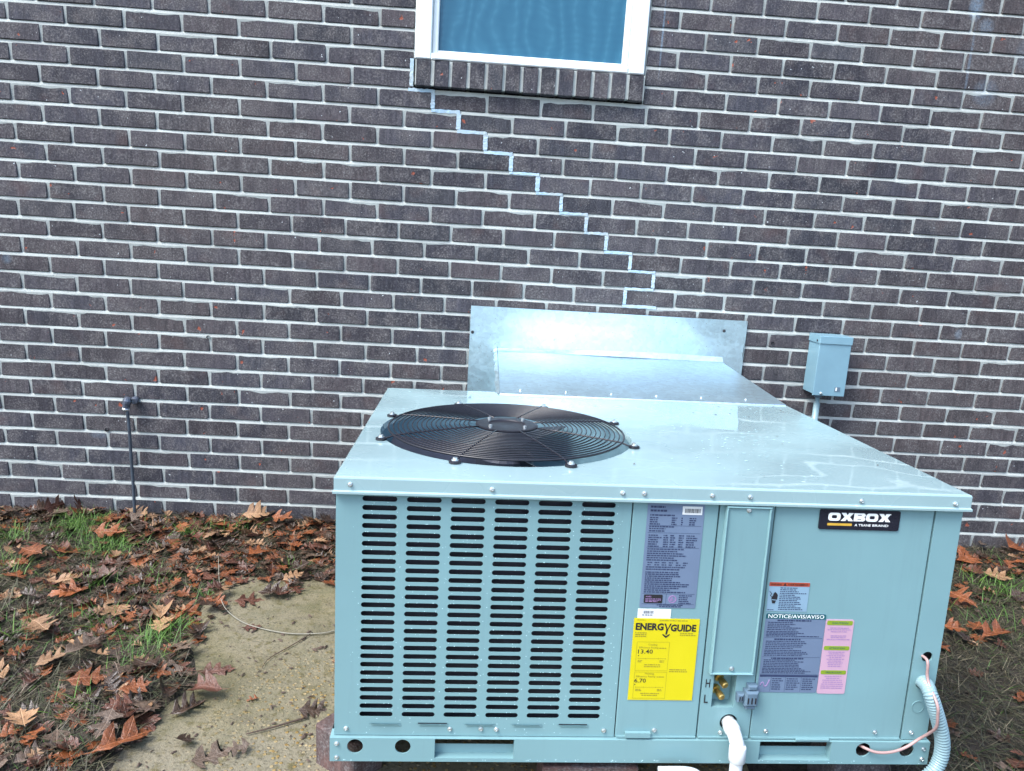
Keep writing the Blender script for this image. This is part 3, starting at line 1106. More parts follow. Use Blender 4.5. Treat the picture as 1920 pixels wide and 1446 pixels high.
# back, right top closure, dark core so that nothing shows through seams
mb = MB()
mb.quad([(0, UD - .012, 0.05), (0, UD - .012, 0.6), (1.302, UD - .012, 0.6), (1.302, UD - .012, 0.05)])
A('back_panel', mb, M_PAINT)
mb = MB()
mb.box(0.70, 1.297, PV + 0.045, UD - 0.03, 0.058, 0.60)
mb.box(0.5905, 0.6999, PV + 0.045, UD - 0.03, 0.058, 0.44)
A('inner_core', mb, M_DARK)
mb = MB()
mb.quad([(0.0, 0.03, 0.058), (0.59, 0.03, 0.058), (0.59, UD - .02, 0.058), (0.0, UD - .02, 0.058)])
mb.quad([(0.59, PV + .019, 0.058), (0.605, PV + .019, 0.058), (0.605, PV + .019, 0.6), (0.59, PV + .019, 0.6)])
mb.quad([(0.775, PV + .0195, 0.058), (0.785, PV + .0195, 0.058), (0.785, PV + .0195, 0.6), (0.775, PV + .0195, 0.6)])
mb.quad([(0.894, PV + .0195, 0.058), (0.902, PV + .0195, 0.058), (0.902, PV + .0195, 0.6), (0.894, PV + .0195, 0.6)])
mb.quad([(1.238, PV + .0195, 0.058), (1.2465, PV + .0195, 0.058), (1.2465, PV + .0195, 0.6), (1.238, PV + .0195, 0.6)])
A('seam_backing', mb, M_DARK)

# base rail with round holes and two fork pockets
mb = MB()
RZ0, RZ1 = 0.0, 0.0545
def rail_solid(x0, x1):
    mb.quad([(x0, 0, RZ0), (x1, 0, RZ0), (x1, 0, RZ1), (x0, 0, RZ1)])
cuts = [('c', 0.0449), ('c', 0.1451), ('f', 0.2127, 0.3819), ('f', 0.9209, 1.0822), ('c', 1.1557), ('c', 1.2553)]
x = -0.008
for ct in cuts:
    if ct[0] == 'c':
        x0, x1 = ct[1] - 0.024, ct[1] + 0.024
        rail_solid(x, x0)
        add_ring(mb, circle_pairs(x0, x1, RZ0, RZ1, ct[1], 0.0352, 0.0166), 0, 0.003)
        x = x1
    else:
        x0, x1 = ct[1] - 0.004, ct[2] + 0.004
        rail_solid(x, x0)
        add_ring(mb, rect_pairs(x0, x1, RZ0, RZ1, ct[1], ct[2], 0.0085, 0.0535), 0, 0.02)
        mb.quad([(ct[1], 0.0198, 0.0085), (ct[2], 0.0198, 0.0085), (ct[2], 0.0198, 0.029), (ct[1], 0.0198, 0.029)])
        x = x1
rail_solid(x, 1.3075)
xr = 1.3075
mb.quad([(-0.008, 0, RZ1), (xr, 0, RZ1), (xr, 0.03, RZ1 + .001), (-0.008, 0.03, RZ1 + .001)])
mb.quad([(xr, 0, RZ0), (xr, UD, RZ0), (xr, UD, RZ1), (xr, 0, RZ1)])
mb.quad([(-0.008, UD, RZ0), (-0.008, 0, RZ0), (-0.008, 0, RZ1), (-0.008, UD, RZ1)])
mb.quad([(xr, UD, RZ0), (-0.008, UD, RZ0), (-0.008, UD, RZ1), (xr, UD, RZ1)])
mb.quad([(-0.008, 0, RZ0), (-0.008, 0.03, RZ0), (xr, 0.03, RZ0), (xr, 0, RZ0)])
mb.box(0.0, 1.30, 0.06, UD - .01, 0.012, 0.05, 1)
mb.box(0.6211, 0.6760, -0.001, 0.007, 0.0605, 0.0720)
mb.box(1.00, 1.075, -0.001, 0.004, 0.0560, 0.0600)
A('base_rail', mb, [M_PAINT, M_DARK])

# lid with round opening
FC = (0.358, 0.420)
HR = 0.318
lid_z = UH
mb = MB()
x0, x1, y0, y1 = -0.003, UW + 0.002, -0.002, UD
cx0, cx1, cy0, cy1 = FC[0] - 0.352, FC[0] + 0.352, FC[1] - 0.352, FC[1] + 0.352
rect, hole = circle_pairs(cx0, cx1, cy0, cy1, FC[0], FC[1], HR, 8)
n = len(rect)
vs = [(x, y, lid_z) for x, y in rect] + [(x, y, lid_z) for x, y in hole] + [(FC[0] + (x - FC[0]) * 0.985, FC[1] + (y - FC[1]) * 0.985, lid_z - 0.012) for x, y in hole]
fs = []
for i in range(n):
    j = (i + 1) % n
    fs.append((i, j, n + j, n + i))
    fs.append((n + i, n + j, 2 * n + j, 2 * n + i))
mb.add(vs, fs)
B = 0.004      # rounded edge of the lid
X0, X1, Y0, Y1 = x0 + B, x1 - B, y0 + B, y1 - B
# slight sag and oil-canning of the plain part
def gridtop(xa, xb, ya, yb, nx_, ny_):
    vs, fs = [], []
    for j in range(ny_ + 1):
        for i in range(nx_ + 1):
            xx, yy = xa + (xb - xa) * i / nx_, ya + (yb - ya) * j / ny_
            ed = min(i, nx_ - i, 4) / 4 * min(j, ny_ - j, 4) / 4
            zz = lid_z + ed * (0.0026 * math.sin(xx * 5.2 + 0.8) * math.sin(yy * 4.1) + 0.0012 * noise.noise(Vector((xx * 7, yy * 7, 0))))
            vs.append((xx, yy, zz))
    for j in range(ny_):
        for i in range(nx_):
            a = j * (nx_ + 1) + i
            fs.append((a, a + 1, a + nx_ + 2, a + nx_ + 1))
    mb.add(vs, fs, 0, True)
gridtop(cx1, X1, Y0, Y1, 24, 36)
for (xa, xb, ya, yb) in ((X0, cx0, Y0, Y1), (cx0, cx1, Y0, cy0), (cx0, cx1, cy1, Y1)):
    mb.quad([(xa, ya, lid_z), (xb, ya, lid_z), (xb, yb, lid_z), (xa, yb, lid_z)])
# bevel and skirt
inner = [(X0, Y0), (X1, Y0), (X1, Y1), (X0, Y1)]
outer = [(x0, y0), (x1, y0), (x1, y1), (x0, y1)]
lipo = [(x0 - 0.002, y0 - 0.004), (x1 + 0.002, y0 - 0.004), (x1 + 0.002, y1 + 0.002), (x0 - 0.002, y1 + 0.002)]
rings = [(inner, lid_z), ([(x0 + B * .3, y0 + B * .3), (x1 - B * .3, y0 + B * .3), (x1 - B * .3, y1 - B * .3), (x0 + B * .3, y1 - B * .3)], lid_z - B * .3),
         (outer, lid_z - B), (outer, 0.6000), (lipo, 0.5975), (lipo, 0.5930), ([(x0 + 0.004, y0 + 0.006), (x1 - 0.004, y0 + 0.006), (x1 - .004, y1 - .004), (x0 + .004, y1 - .004)], 0.5925)]
vs = []
for r, z in rings:
    vs += [(x, y, z) for x, y in r]
fs = []
for k in range(len(rings) - 1):
    for i in range(4):
        j = (i + 1) % 4
        fs.append((k * 4 + i, (k + 1) * 4 + i, (k + 1) * 4 + j, k * 4 + j))
mb.add(vs, fs)
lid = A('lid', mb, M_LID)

# fan shroud, fan, guard
mb = MB()
Mf = Matrix.Translation((FC[0], FC[1], 0))
mb.lathe([(HR * 0.985, lid_z - 0.012), (HR * 0.965, lid_z - 0.05), (HR * 0.96, lid_z - 0.15), (0.0, lid_z - 0.16)], 64, Mf, 0, False, False)
A('fan_shroud', mb, M_SHROUD)
fan = bpy.data.objects.new('fan', None)
col.objects.link(fan); fan.parent = ac; fan.location = (FC[0], FC[1], lid_z - 0.075)
mb = MB()
mb.lathe([(0.075, -0.08), (0.075, 0.01), (0.06, 0.022), (0.02, 0.03)], 24)
mb.build('motor', M_BLADE, fan)
for k in range(3):
    mb = MB()
    a0 = math.radians(120 * k + 62)
    nn = 8
    vs = []
    for i in range(nn + 1):
        t = i / nn
        r = 0.07 + 0.225 * t
        wid = 0.55 + 0.45 * t
        for s in range(5):
            q = s / 4 - 0.5
            ang = a0 + q * wid + 0.3 * t
            vs.append((r * math.cos(ang), r * math.sin(ang), -q * 0.085 * (0.7 + 0.3 * t) + 0.008 * (1 - 4 * q * q)))
    fs = [(i * 5 + s, i * 5 + s + 1, (i + 1) * 5 + s + 1, (i + 1) * 5 + s) for i in range(nn) for s in range(4)]
    vs2 = [(x, y, z - 0.003) for x, y, z in vs]
    mb.add(vs, fs, 0, True); mb.add(vs2, [tuple(reversed(f)) for f in fs], 0, True)
    mb.build('blade', M_BLADE, fan)

guard = bpy.data.objects.new('fan_guard', None)
col.objects.link(guard); guard.parent = ac; guard.location = (FC[0], FC[1], lid_z)
def gz(r):      # low dome
    return 0.009 + 0.010 * (1 - (r / 0.298) ** 2)
RR = [0.298 - 0.0118 * i for i in range(18)]
for i, r in enumerate(RR):
    mb = MB()
    seg = 72
    mb.tube([(r * math.cos(2 * math.pi * k / seg), r * math.sin(2 * math.pi * k / seg), gz(r)) for k in range(seg)], 0.0016 if i else 0.0026, 6, False, 0, True)
    mb.build('guard_ring', M_BLACK, guard)
for k in range(8):
    a = math.radians(22.5 + 45 * k)
    c_, s_ = math.cos(a), math.sin(a)
    mb = MB()
    pts = [(c_ * r, s_ * r, gz(r) + 0.0002) for r in (0.075, 0.14, 0.2, 0.26, 0.296)] + [(c_ * 0.312, s_ * 0.312, 0.0045), (c_ * 0.326, s_ * 0.326, 0.003)]
    mb.tube(pts, 0.0021, 6)
    mb.build('guard_spoke', M_BLACK, guard)
    mb = MB()
    mb.lathe([(0.0135, 0.0005), (0.0135, 0.005), (0.010, 0.0065)], 14, Matrix.Translation((c_ * 0.328, s_ * 0.328, 0)))
    eye = mb.build('guard_eye', M_BLACK, guard)
    mb = MB()
    mb.lathe([(0.0085, 0.0066), (0.0085, 0.008), (0.0055, 0.0082), (0.005, 0.0125), (0.002, 0.0132)], 10, Matrix.Translation((c_ * 0.328, s_ * 0.328, 0)))
    mb.build('guard_screw', M_SCREW, guard)
mb = MB()
mb.lathe([(0.080, gz(0.08) - 0.003), (0.080, gz(0.08) + 0.0008), (0.074, gz(0.07) + 0.0018), (0.048, gz(0.05) + 0.0018), (0.045, gz(0) - 0.001), (0.0, gz(0) - 0.002)], 32, None, 0, True, False)
mb.build('guard_hub', M_BLACK, guard)
for k in range(4):
    a = math.radians(45 + 90 * k)
    mb = MB()
    mb.lathe([(0.0085, gz(0.0) + 0.001), (0.0085, gz(0) + 0.004), (0.005, gz(0) + 0.0042), (0.005, gz(0) + 0.010), (0.002, gz(0) + 0.011)], 8, Matrix.Translation((0.061 * math.cos(a), 0.061 * math.sin(a), -0.003)))
    mb.build('hub_bolt', M_SCREW, guard)

# screws
mb = MB()
mb.lathe([(0.0052, 0.0), (0.0052, 0.0012), (0.0038, 0.0014), (0.0036, 0.0042), (0.0022, 0.0046), (0.0020, 0.0038), (0.0, 0.0038)], 8, Matrix.Rotation(math.radians(90), 4, 'X'), 0, True, False)
screw_me = mb.mesh('screw', M_SCREW)
def screw(u, z, v):
    o = link('screw', screw_me, ac)
    o.location = (u, v, z)
    o.rotation_euler = (rnd.uniform(-.15, .15), rnd.uniform(0, 1), rnd.uniform(-.15, .15))
for u, z in ((0.0293, 0.6122), (0.3096, 0.6105), (0.5736, 0.6111), (0.618, 0.6112), (0.7586, 0.611), (0.8374, 0.6103), (1.0726, 0.6087), (1.2749, 0.608)):
    screw(u, z, -0.002)
for u, z in ((0.0244, 0.0719), (0.2431, 0.0725), (0.3094, 0.0733), (0.3424, 0.0725), (0.5749, 0.0722), (0.6853, 0.0743), (0.8322, 0.0700), (0.9334, 0.0742), (1.1808, 0.0743), (1.2639, 0.0739)):
    screw(u, z, PV)
for u, z in ((0.0064, 0.042), (0.0066, 0.0095), (1.293, 0.0392), (1.2927, 0.014)):
    screw(u, z, 0.0)
for u, z in ((0.8388, 0.5815), (0.8379, 0.2275)):
    screw(u, z, PV - 0.009)

# refrigerant valves in the pocket
for u, z in ((0.8265, 0.186), (0.8215, 0.158)):
    mb = MB()
    Mv = Matrix.Translation((u, PV + 0.030, z)) @ Matrix.Rotation(math.radians(102), 4, 'X') @ Matrix.Rotation(math.radians(14), 4, 'Y')
    mb.lathe([(0.0105, 0.0), (0.0105, 0.006), (0.006, 0.007), (0.006, 0.015), (0.0078, 0.016), (0.0078, 0.029), (0.006, 0.031)], 12, Mv)
    A('valve', mb, M_BRASS)
# moulded cable latch
mb = MB()
mb.rbox(0.872, 0.901, PV - 0.020, PV - 0.0005, 0.143, 0.178, 0.004)
mb.rbox(0.878, 0.899, PV - 0.015, PV - 0.0006, 0.178, 0.190, 0.003)
mb.rbox(0.857, 0.872, PV - 0.014, PV - 0.0006, 0.149, 0.169, 0.003)
mb.rbox(0.877, 0.898, PV - 0.015, PV - 0.0006, 0.1335, 0.143, 0.003)
for x in (0.877, 0.885, 0.893):
    mb.box(x, x + 0.0028, PV - 0.0206, PV - 0.019, 0.151, 0.165, 1)
for x in (0.861, 0.866):
    mb.box(x, x + 0.002, PV - 0.0146, PV - 0.013, 0.154, 0.164, 1)
A('cable_latch', mb, [M_LATCH, M_INK])

# ------------------------------------------------------------------ labels
S0, S1, S2, S3 = PV - 0.0002, PV - 0.0010, PV - 0.0014, PV - 0.0018
rl = random.Random(3)
# stamped letters
mb = MB()
add_text(mb, 'H', 0.7885, 0.7985, 0.1772, 0.1965, S1, 0.01)
add_text(mb, 'L', 0.7885, 0.7975, 0.1402, 0.1600, S1, 0.01)
A('valve_lettering', mb, M_INK)

# rating plate
rp0 = A('rating_plate', MB(), M_SILVERLABEL)
mb = MB(); sticker(mb, rounded(0.630, 0.7492, 0.3590, 0.5895, 0.003), S0, S1)
rp0.data = mb.mesh('rating_plate', M_SILVERLABEL)
tag(rp0, 'silver blue rating plate of small print')
mb = MB()
zs = lambda a, b_, n_: [a + (b_ - a) * i / max(1, n_ - 1) for i in range(n_)]
add_lines(mb, 0.6365, 0.680, [0.5785, 0.5705], 0.0042, S2, rl, 0, 0.95)
add_lines(mb, 0.6365, 0.705, [0.5615], 0.0030, S2, rl, 0, 1.0)
for z in (0.556, 0.5515, 0.547, 0.5425):
    for ua, ub in ((0.6365, 0.660), (0.682, 0.694), (0.702, 0.706), (0.719, 0.733)):
        add_lines(mb, ua, ub, [z], 0.0026, S2, rl, 0, 1.0)
add_lines(mb, 0.6365, 0.690, [0.537, 0.5325, 0.5275], 0.0026, S2, rl)
for z in zs(0.518, 0.494, 6):
    for ua, ub in ((0.6365, 0.664), (0.668, 0.679), (0.682, 0.694), (0.700, 0.711), (0.716, 0.739)):
        add_lines(mb, ua, ub, [z], 0.0026, S2, rl, 0, 1.0)
add_lines(mb, 0.6365, 0.723, zs(0.488, 0.464, 6), 0.0026, S2, rl, 0, 0.98)
for z in (0.4585, 0.4535):
    for q in range(6):
        add_lines(mb, 0.639 + q * 0.015, 0.649 + q * 0.015, [z], 0.0024, S2, rl, 0, 1.0)
add_lines(mb, 0.6365, 0.728, [0.4485, 0.4435], 0.0026, S2, rl, 0, 0.95)
add_lines(mb, 0.6365, 0.733, zs(0.437, 0.393, 11), 0.0026, S2, rl, 0, 0.92)
add_lines(mb, 0.712, 0.742, zs(0.386, 0.369, 5), 0.0022, S2, rl, 0, 0.95)
add_lines(mb, 0.660, 0.730, [0.3645, 0.3610], 0.0022, S2, rl, 0, 1.0, True)
for z in (0.5405, 0.5245, 0.4925, 0.3905, 0.3672):
    mb.quad([(0.634, S2, z), (0.745, S2, z), (0.745, S2, z + 0.0006), (0.634, S2, z + 0.0006)])
mb.quad([(0.6845, S2, 0.3672), (0.6851, S2, 0.3672), (0.6851, S2, 0.3905), (0.6845, S2, 0.3905)])
small = mb.build('small_print', M_BLUEINK, rp0); small['kind'] = 'stuff'
mb = MB()
sticker(mb, rounded(0.638, 0.6775, 0.3695, 0.3885, 0.002), S1, S2 - 0.0002)
mb.build('black_mark', M_INK, rp0)
mb = MB()
add_text(mb, 'AHRI', 0.641, 0.653, 0.3825, 0.3862, S3 - 0.0004, 0.01)
add_lines(mb, 0.641, 0.674, [0.3785, 0.3755, 0.3725], 0.0014, S3 - 0.0004, rl, 0, 0.98)
mb.build('mark_print', M_MAUVEINK, rp0)
mb = MB()
Mk = Matrix.Translation((0.6985, S1, 0.379)) @ Matrix.Rotation(math.radians(90), 4, 'X')
mb.lathe([(0.0085, 0.0002), (0.0085, 0.0006), (0.0066, 0.0006), (0.0066, 0.0002)], 20, Mk, 0, False, False)
add_lines(mb, 0.694, 0.703, [0.381, 0.378, 0.3755], 0.0018, S3, rl, 0, 1.0)
mb.build('approval_seal', M_MAUVEINK, rp0)
mb = MB(); sticker(mb, [(0.703, 0.5654), (0.7444, 0.5654), (0.7444, 0.5833), (0.703, 0.5833)], S1, S2 - .0002)
bc = mb.build('barcode_label', M_WHITELABEL, rp0)
mb = MB()
x = 0.708
while x < 0.7405:
    w = rl.choice((0.0005, 0.0009, 0.0014))
    mb.quad([(x, S3 - .0003, 0.5695), (x + w, S3 - .0003, 0.5695), (x + w, S3 - .0003, 0.5785), (x, S3 - .0003, 0.5785)])
    x += w + rl.choice((0.0006, 0.0011))
mb.build('barcode', M_INK, rp0)

# white sticker above the yellow one
mb = MB(); sticker(mb, [(0.6278, 0.3325), (0.6985, 0.3325), (0.6985, 0.3560), (0.6278, 0.3560)], S0, S1)
ws = A('white_sticker', mb, M_WHITELABEL)
mb = MB()
x = 0.640
while x < 0.6615:
    w = rl.choice((0.0005, 0.0009))
    mb.quad([(x, S2, 0.3455), (x + w, S2, 0.3455), (x + w, S2, 0.352), (x, S2, 0.352)])
    x += w + rl.choice((0.0006, 0.001))
add_lines(mb, 0.637, 0.665, [0.3415], 0.0018, S2, rl, 0, 1.0)
mb.build('barcode', M_BLUEINK, ws)

# yellow energy label
mb = MB(); sticker(mb, [(0.6212, 0.1460), (0.7619, 0.1460), (0.7619, 0.3350), (0.6212, 0.3350)], S0 - .0006, S1 - .0004)
eg = A('energy_label', mb, M_YELLOW)
tag(eg, 'bright yellow EnergyGuide label with black heading'.replace('EnergyGuide', 'energy rating'))
V = S1 - 0.0008
mb = MB()
add_text(mb, 'ENERG', 0.6255, 0.6855, 0.3080, 0.3245, V, 0.042)
add_text(mb, 'GUIDE', 0.7005, 0.7555, 0.3060, 0.3225, V, 0.042)
# the Y runs down into an arrow
mb.add([(0.6862, V, 0.3240), (0.6900, V, 0.3240), (0.6928, V, 0.3155), (0.6912, V, 0.3120), (0.6905, V, 0.2990), (0.6938, V, 0.2990),
        (0.6945, V, 0.3120), (0.6985, V, 0.3240), (0.7022, V, 0.3240), (0.6955, V, 0.3100)], [(0, 3, 2, 1), (3, 9, 6, 2), (6, 9, 8, 7), (3, 4, 5, 9)])
mb.add([(0.6835, V, 0.2985), (0.6850, V, 0.3005), (0.6921, V, 0.2955), (0.6990, V, 0.3005), (0.7006, V, 0.2985), (0.6921, V, 0.2905)], [(0, 5, 2, 1), (5, 4, 3, 2)])
mb.build('heading', M_INK, eg)
mb = MB()
add_text(mb, '13.40', 0.6350, 0.6670, 0.2545, 0.2640, V, 0.008)
mb.add([(0.6352, V, 0.2505), (0.6384, V, 0.2505), (0.6368, V, 0.2475)], [(0, 2, 1)])
mb.build('rating_figure', M_INK, eg)
mb = MB()
add_text(mb, '6.70', 0.6325, 0.6575, 0.1870, 0.1965, V, 0.008)
mb.add([(0.6325, V, 0.1835), (0.6357, V, 0.1835), (0.6341, V, 0.1805)], [(0, 2, 1)])
mb.build('rating_figure', M_INK, eg)
mb = MB()
add_text(mb, 'Cooling', 0.6560, 0.6755, 0.2720, 0.2775, V, 0.004)
add_text(mb, 'Efficiency Rating', 0.6370, 0.6785, 0.2655, 0.2705, V, 0.004)
add_text(mb, 'Heating', 0.6540, 0.6735, 0.2050, 0.2105, V, 0.004)
add_text(mb, 'Efficiency Rating', 0.6355, 0.6770, 0.1985, 0.2035, V, 0.004)
for z0_, z1_ in ((0.2150, 0.2815), (0.1500, 0.2120)):
    q = 0.0005
    ua, ub = 0.6315, 0.7015
    for (a, b_, c_, d_) in ((ua, ub, z0_, z0_ + q), (ua, ub, z1_ - q, z1_), (ua, ua + q, z0_ + q, z1_ - q), (ub - q, ub, z0_ + q, z1_ - q)):
        mb.quad([(a, V, c_), (b_, V, c_), (b_, V, d_), (a, V, d_)])
for zz in (0.2430, 0.1760):
    mb.quad([(0.636, V, zz), (0.696, V, zz), (0.696, V, zz + 0.0006), (0.636, V, zz + 0.0006)])
    for uu in (0.636, 0.6525, 0.6795, 0.6952):
        mb.quad([(uu, V - .0001, zz - 0.0012), (uu + 0.0007, V - .0001, zz - 0.0012), (uu + 0.0007, V - .0001, zz + 0.0018), (uu, V - .0001, zz + 0.0018)])
    add_lines(mb, 0.636, 0.650, [zz - 0.0055, zz - 0.0085], 0.0016, V, rl, 0, 0.9)
    add_lines(mb, 0.683, 0.697, [zz - 0.0055, zz - 0.0085], 0.0016, V, rl, 0, 0.95)
    add_lines(mb, 0.646, 0.690, [zz - 0.0150, zz - 0.0195], 0.0018, V, rl, 0, 0.98, True)
add_lines(mb, 0.680, 0.698, [0.2665], 0.0018, V, rl, 0, 1.0)
add_lines(mb, 0.680, 0.698, [0.1998], 0.0018, V, rl, 0, 1.0)
add_lines(mb, 0.6255, 0.655, [0.3010, 0.2970, 0.2930], 0.0019, V, rl, 0, 0.92)
add_lines(mb, 0.722, 0.757, [0.3010, 0.2970], 0.0019, V, rl, 0, 1.0)
add_lines(mb, 0.628, 0.652, [0.3305], 0.0014, V, rl, 0, 1.0)
add_lines(mb, 0.676, 0.755, [0.3300], 0.0014, V, rl, 0, 1.0)
add_lines(mb, 0.706, 0.748, [0.2170, 0.2125], 0.0020, V, rl, 0, 1.0)
small = mb.build('small_print', M_OLIVEINK, eg); small['kind'] = 'stuff'

# black maker badge
VB = PV - 0.003
mb = MB(); sticker(mb, rounded(0.9926, 1.1655, 0.5425, 0.5860, 0.004), S0, VB)
bd = A('maker_badge', mb, M_BADGE)
tag(bd, 'black rectangular badge with white and gold lettering')
mb = MB()
V = VB - 0.0006
LZ0, LZ1 = 0.5620, 0.5795
def letter_O(a, b_):
    o_, i_ = rounded(a, b_, LZ0, LZ1, 0.0062, 5), rounded(a + 0.0075, b_ - 0.0075, LZ0 + 0.0052, LZ1 - 0.0052, 0.0028, 5)
    n_ = len(o_)
    mb.add([(x, V, z) for x, z in o_] + [(x, V, z) for x, z in i_], [(i, (i + 1) % n_, n_ + (i + 1) % n_, n_ + i) for i in range(n_)])
def letter_X(a, b_):
    m_, t = (a + b_) / 2, 0.0105
    zc = (LZ0 + LZ1) / 2
    pts = [(a, LZ0), (a + t, LZ0), (m_, zc - 0.0038), (b_ - t, LZ0), (b_, LZ0), (m_ + 0.0058, zc), (b_, LZ1), (b_ - t, LZ1), (m_, zc + 0.0038), (a + t, LZ1), (a, LZ1), (m_ - 0.0058, zc)]
    vs = [(x, V, z) for x, z in pts] + [(m_, V, zc)]
    mb.add(vs, [(i, (i + 1) % 12, 12) for i in range(12)])
def letter_B(a, b_):
    zc = (LZ0 + LZ1) / 2
    for z0_, z1_ in ((LZ0, zc), (zc, LZ1)):
        o_ = [(a, z0_), (b_ - 0.004, z0_), (b_, z0_ + 0.003), (b_, z1_ - 0.003), (b_ - (0.004 if z1_ == LZ1 else 0.0015), z1_), (a, z1_)]
        i_ = [(a + 0.008, z0_ + 0.0036), (b_ - 0.0095, z0_ + 0.0036), (b_ - 0.0085, z0_ + 0.0042), (b_ - 0.0085, z1_ - 0.0042), (b_ - 0.0095, z1_ - 0.0036), (a + 0.008, z1_ - 0.0036)]
        mb.add([(x, V, z) for x, z in o_] + [(x, V, z) for x, z in i_], [(i, (i + 1) % 6, 6 + (i + 1) % 6, 6 + i) for i in range(6)])
lx = 1.0105
for ch, w in (('O', 0.0262), ('X', 0.0268), ('B', 0.0250), ('O', 0.0262), ('X', 0.0262)):
    {'O': letter_O, 'X': letter_X, 'B': letter_B}[ch](lx, lx + w)
    lx += w + 0.0010
add_text(mb, 'A TRANE', 1.0690, 1.1040, 0.5512, 0.5562, V, 0.012)
add_text(mb, 'BRAND', 1.1075, 1.1420, 0.5512, 0.5562, V, 0.012)
add_lines(mb, 1.1435, 1.146, [0.5775], 0.0012, V, rl, 0, 1.0)
mb.build('badge_lettering', M_BADGEWHITE, bd)
mb = MB(); sticker(mb, rounded(1.0105, 1.0630, 0.5515, 0.5565, 0.0008), VB - .0001, V)
mb.build('badge_underline', M_BADGEGOLD, bd)

# warning label
mb = MB(); sticker(mb, [(0.9032, 0.3564), (0.9910, 0.3564), (0.9910, 0.4222), (0.9032, 0.4222)], S0, S1)
wl_ = A('warning_label', mb, M_PALELABEL)
tag(wl_, 'pale blue warning label with red-orange top band')
mb = MB(); mb.quad([(0.9034, S2, 0.4132), (0.9908, S2, 0.4132), (0.9908, S2, 0.4221), (0.9034, S2, 0.4221)])
mb.build('red_band', M_ORANGE, wl_)
mb = MB()
add_text(mb, 'WARNING', 0.9065, 0.9300, 0.4152, 0.4195, S3, 0.01)
add_text(mb, 'AVERTISSEMENT', 0.9430, 0.9870, 0.4152, 0.4195, S3, 0.01)
mb.add([(0.9335, S3, 0.4147), (0.9405, S3, 0.4147), (0.9370, S3, 0.4208)], [(0, 1, 2)])
# hand and spark pictogram
hand = [(0.9125, 0.3780), (0.9135, 0.3745), (0.9195, 0.3745), (0.9205, 0.3785), (0.9235, 0.3840), (0.9240, 0.3930), (0.9215, 0.3975), (0.9195, 0.3985), (0.9180, 0.4005), (0.9160, 0.3985), (0.9145, 0.3965), (0.9135, 0.3920), (0.9115, 0.3895), (0.9105, 0.3860)]
add_poly(mb, hand, S3)
for a, b_ in (((0.9045, 0.4020), (0.9095, 0.3965)), ((0.9095, 0.3965), (0.9070, 0.3920)), ((0.9070, 0.3920), (0.9110, 0.3885))):
    mb.quad([(a[0], S3, a[1]), (a[0] + 0.0016, S3, a[1]), (b_[0] + 0.0016, S3, b_[1]), (b_[0], S3, b_[1])])
mb.build('pictogram', M_INK, wl_)
mb = MB()
mb.quad([(0.9120, S3 - .0003, 0.3822), (0.9232, S3 - .0003, 0.3808), (0.9228, S3 - .0003, 0.3826), (0.9118, S3 - .0003, 0.3838)])
mb.build('pictogram_cuff', M_PALELABEL, wl_)
mb = MB()
add_lines(mb, 0.9280, 0.9880, zs(0.4085, 0.3600, 13), 0.0019, S2, rl, 0, 0.92)
add_lines(mb, 0.9050, 0.9200, [0.3590], 0.0016, S2, rl, 0, 1.0)
small = mb.build('small_print', M_BLUEINK, wl_); small['kind'] = 'stuff'

# notice label
mb = MB(); sticker(mb, rounded(0.9040, 1.0356, 0.1676, 0.3514, 0.004), S0, S1)
nl = A('notice_label', mb, M_SILVERLABEL)
tag(nl, 'slate blue notice label with dark teal heading band')
mb = MB(); add_poly(mb, [(0.9042, 0.3394), (1.0354, 0.3394)] + rounded(0.9042, 1.0354, 0.3400, 0.3513, 0.004)[5:15], S2)
mb.build('heading_band', M_TEAL, nl)
mb = MB(); add_text(mb, 'NOTICE/AVIS/AVISO', 0.9090, 1.0310, 0.3412, 0.3497, S3, 0.0)
mb.build('heading', M_BADGEWHITE, nl)
mb = MB()
def heavy(u0, u1, z):
    add_lines(mb, u0, u1, [z], 0.0034, S2, rl, 0, 1.0)
heavy(0.930, 1.006, 0.3340)
add_lines(mb, 0.910, 0.995, zs(0.3300, 0.3135, 5), 0.0020, S2, rl, 0, 0.9)
add_lines(mb, 0.909, 1.029, zs(0.3090, 0.2985, 4), 0.0020, S2, rl, 0, 0.9)
heavy(0.928, 1.000, 0.2905)
add_lines(mb, 0.910, 1.005, zs(0.2865, 0.2700, 5), 0.0020, S2, rl, 0, 0.9)
add_lines(mb, 0.909, 1.022, zs(0.2655, 0.2540, 4), 0.0020, S2, rl, 0, 0.9)
heavy(0.926, 1.004, 0.2462)
add_lines(mb, 0.910, 0.998, zs(0.2430, 0.2275, 5), 0.0020, S2, rl, 0, 0.95)
add_lines(mb, 0.909, 1.019, zs(0.2235, 0.2130, 4), 0.0020, S2, rl, 0, 0.95)
for z in (0.2955, 0.2510, 0.2105):
    mb.quad([(0.906, S2 - .0001, z), (1.033, S2 - .0001, z), (1.033, S2 - .0001, z + 0.0005), (0.906, S2 - .0001, z + 0.0005)])
mb.quad([(0.906, S2, 0.2045), (1.034, S2, 0.2045), (1.034, S2, 0.2092), (0.906, S2, 0.2092)])
for ua, ub in ((0.934, 0.958), (0.966, 0.996), (1.001, 1.031)):
    add_lines(mb, ua, ub, zs(0.1990, 0.1745, 6), 0.0022, S2, rl, 0, 0.95)
    mb.quad([(ua - 0.003, S2, 0.1700), (ua - 0.0025, S2, 0.1700), (ua - 0.0025, S2, 0.2040), (ua - 0.003, S2, 0.2040)])
small = mb.build('small_print', M_BLUEINK, nl); small['kind'] = 'stuff'
mb = MB()
mb.tube(smooth_path([(0.909, S1, 0.184), (0.911, S1, 0.190), (0.915, S1, 0.191), (0.918, S1, 0.182), (0.923, S1, 0.184), (0.928, S1, 0.197)], 4), 0.0009, 5)
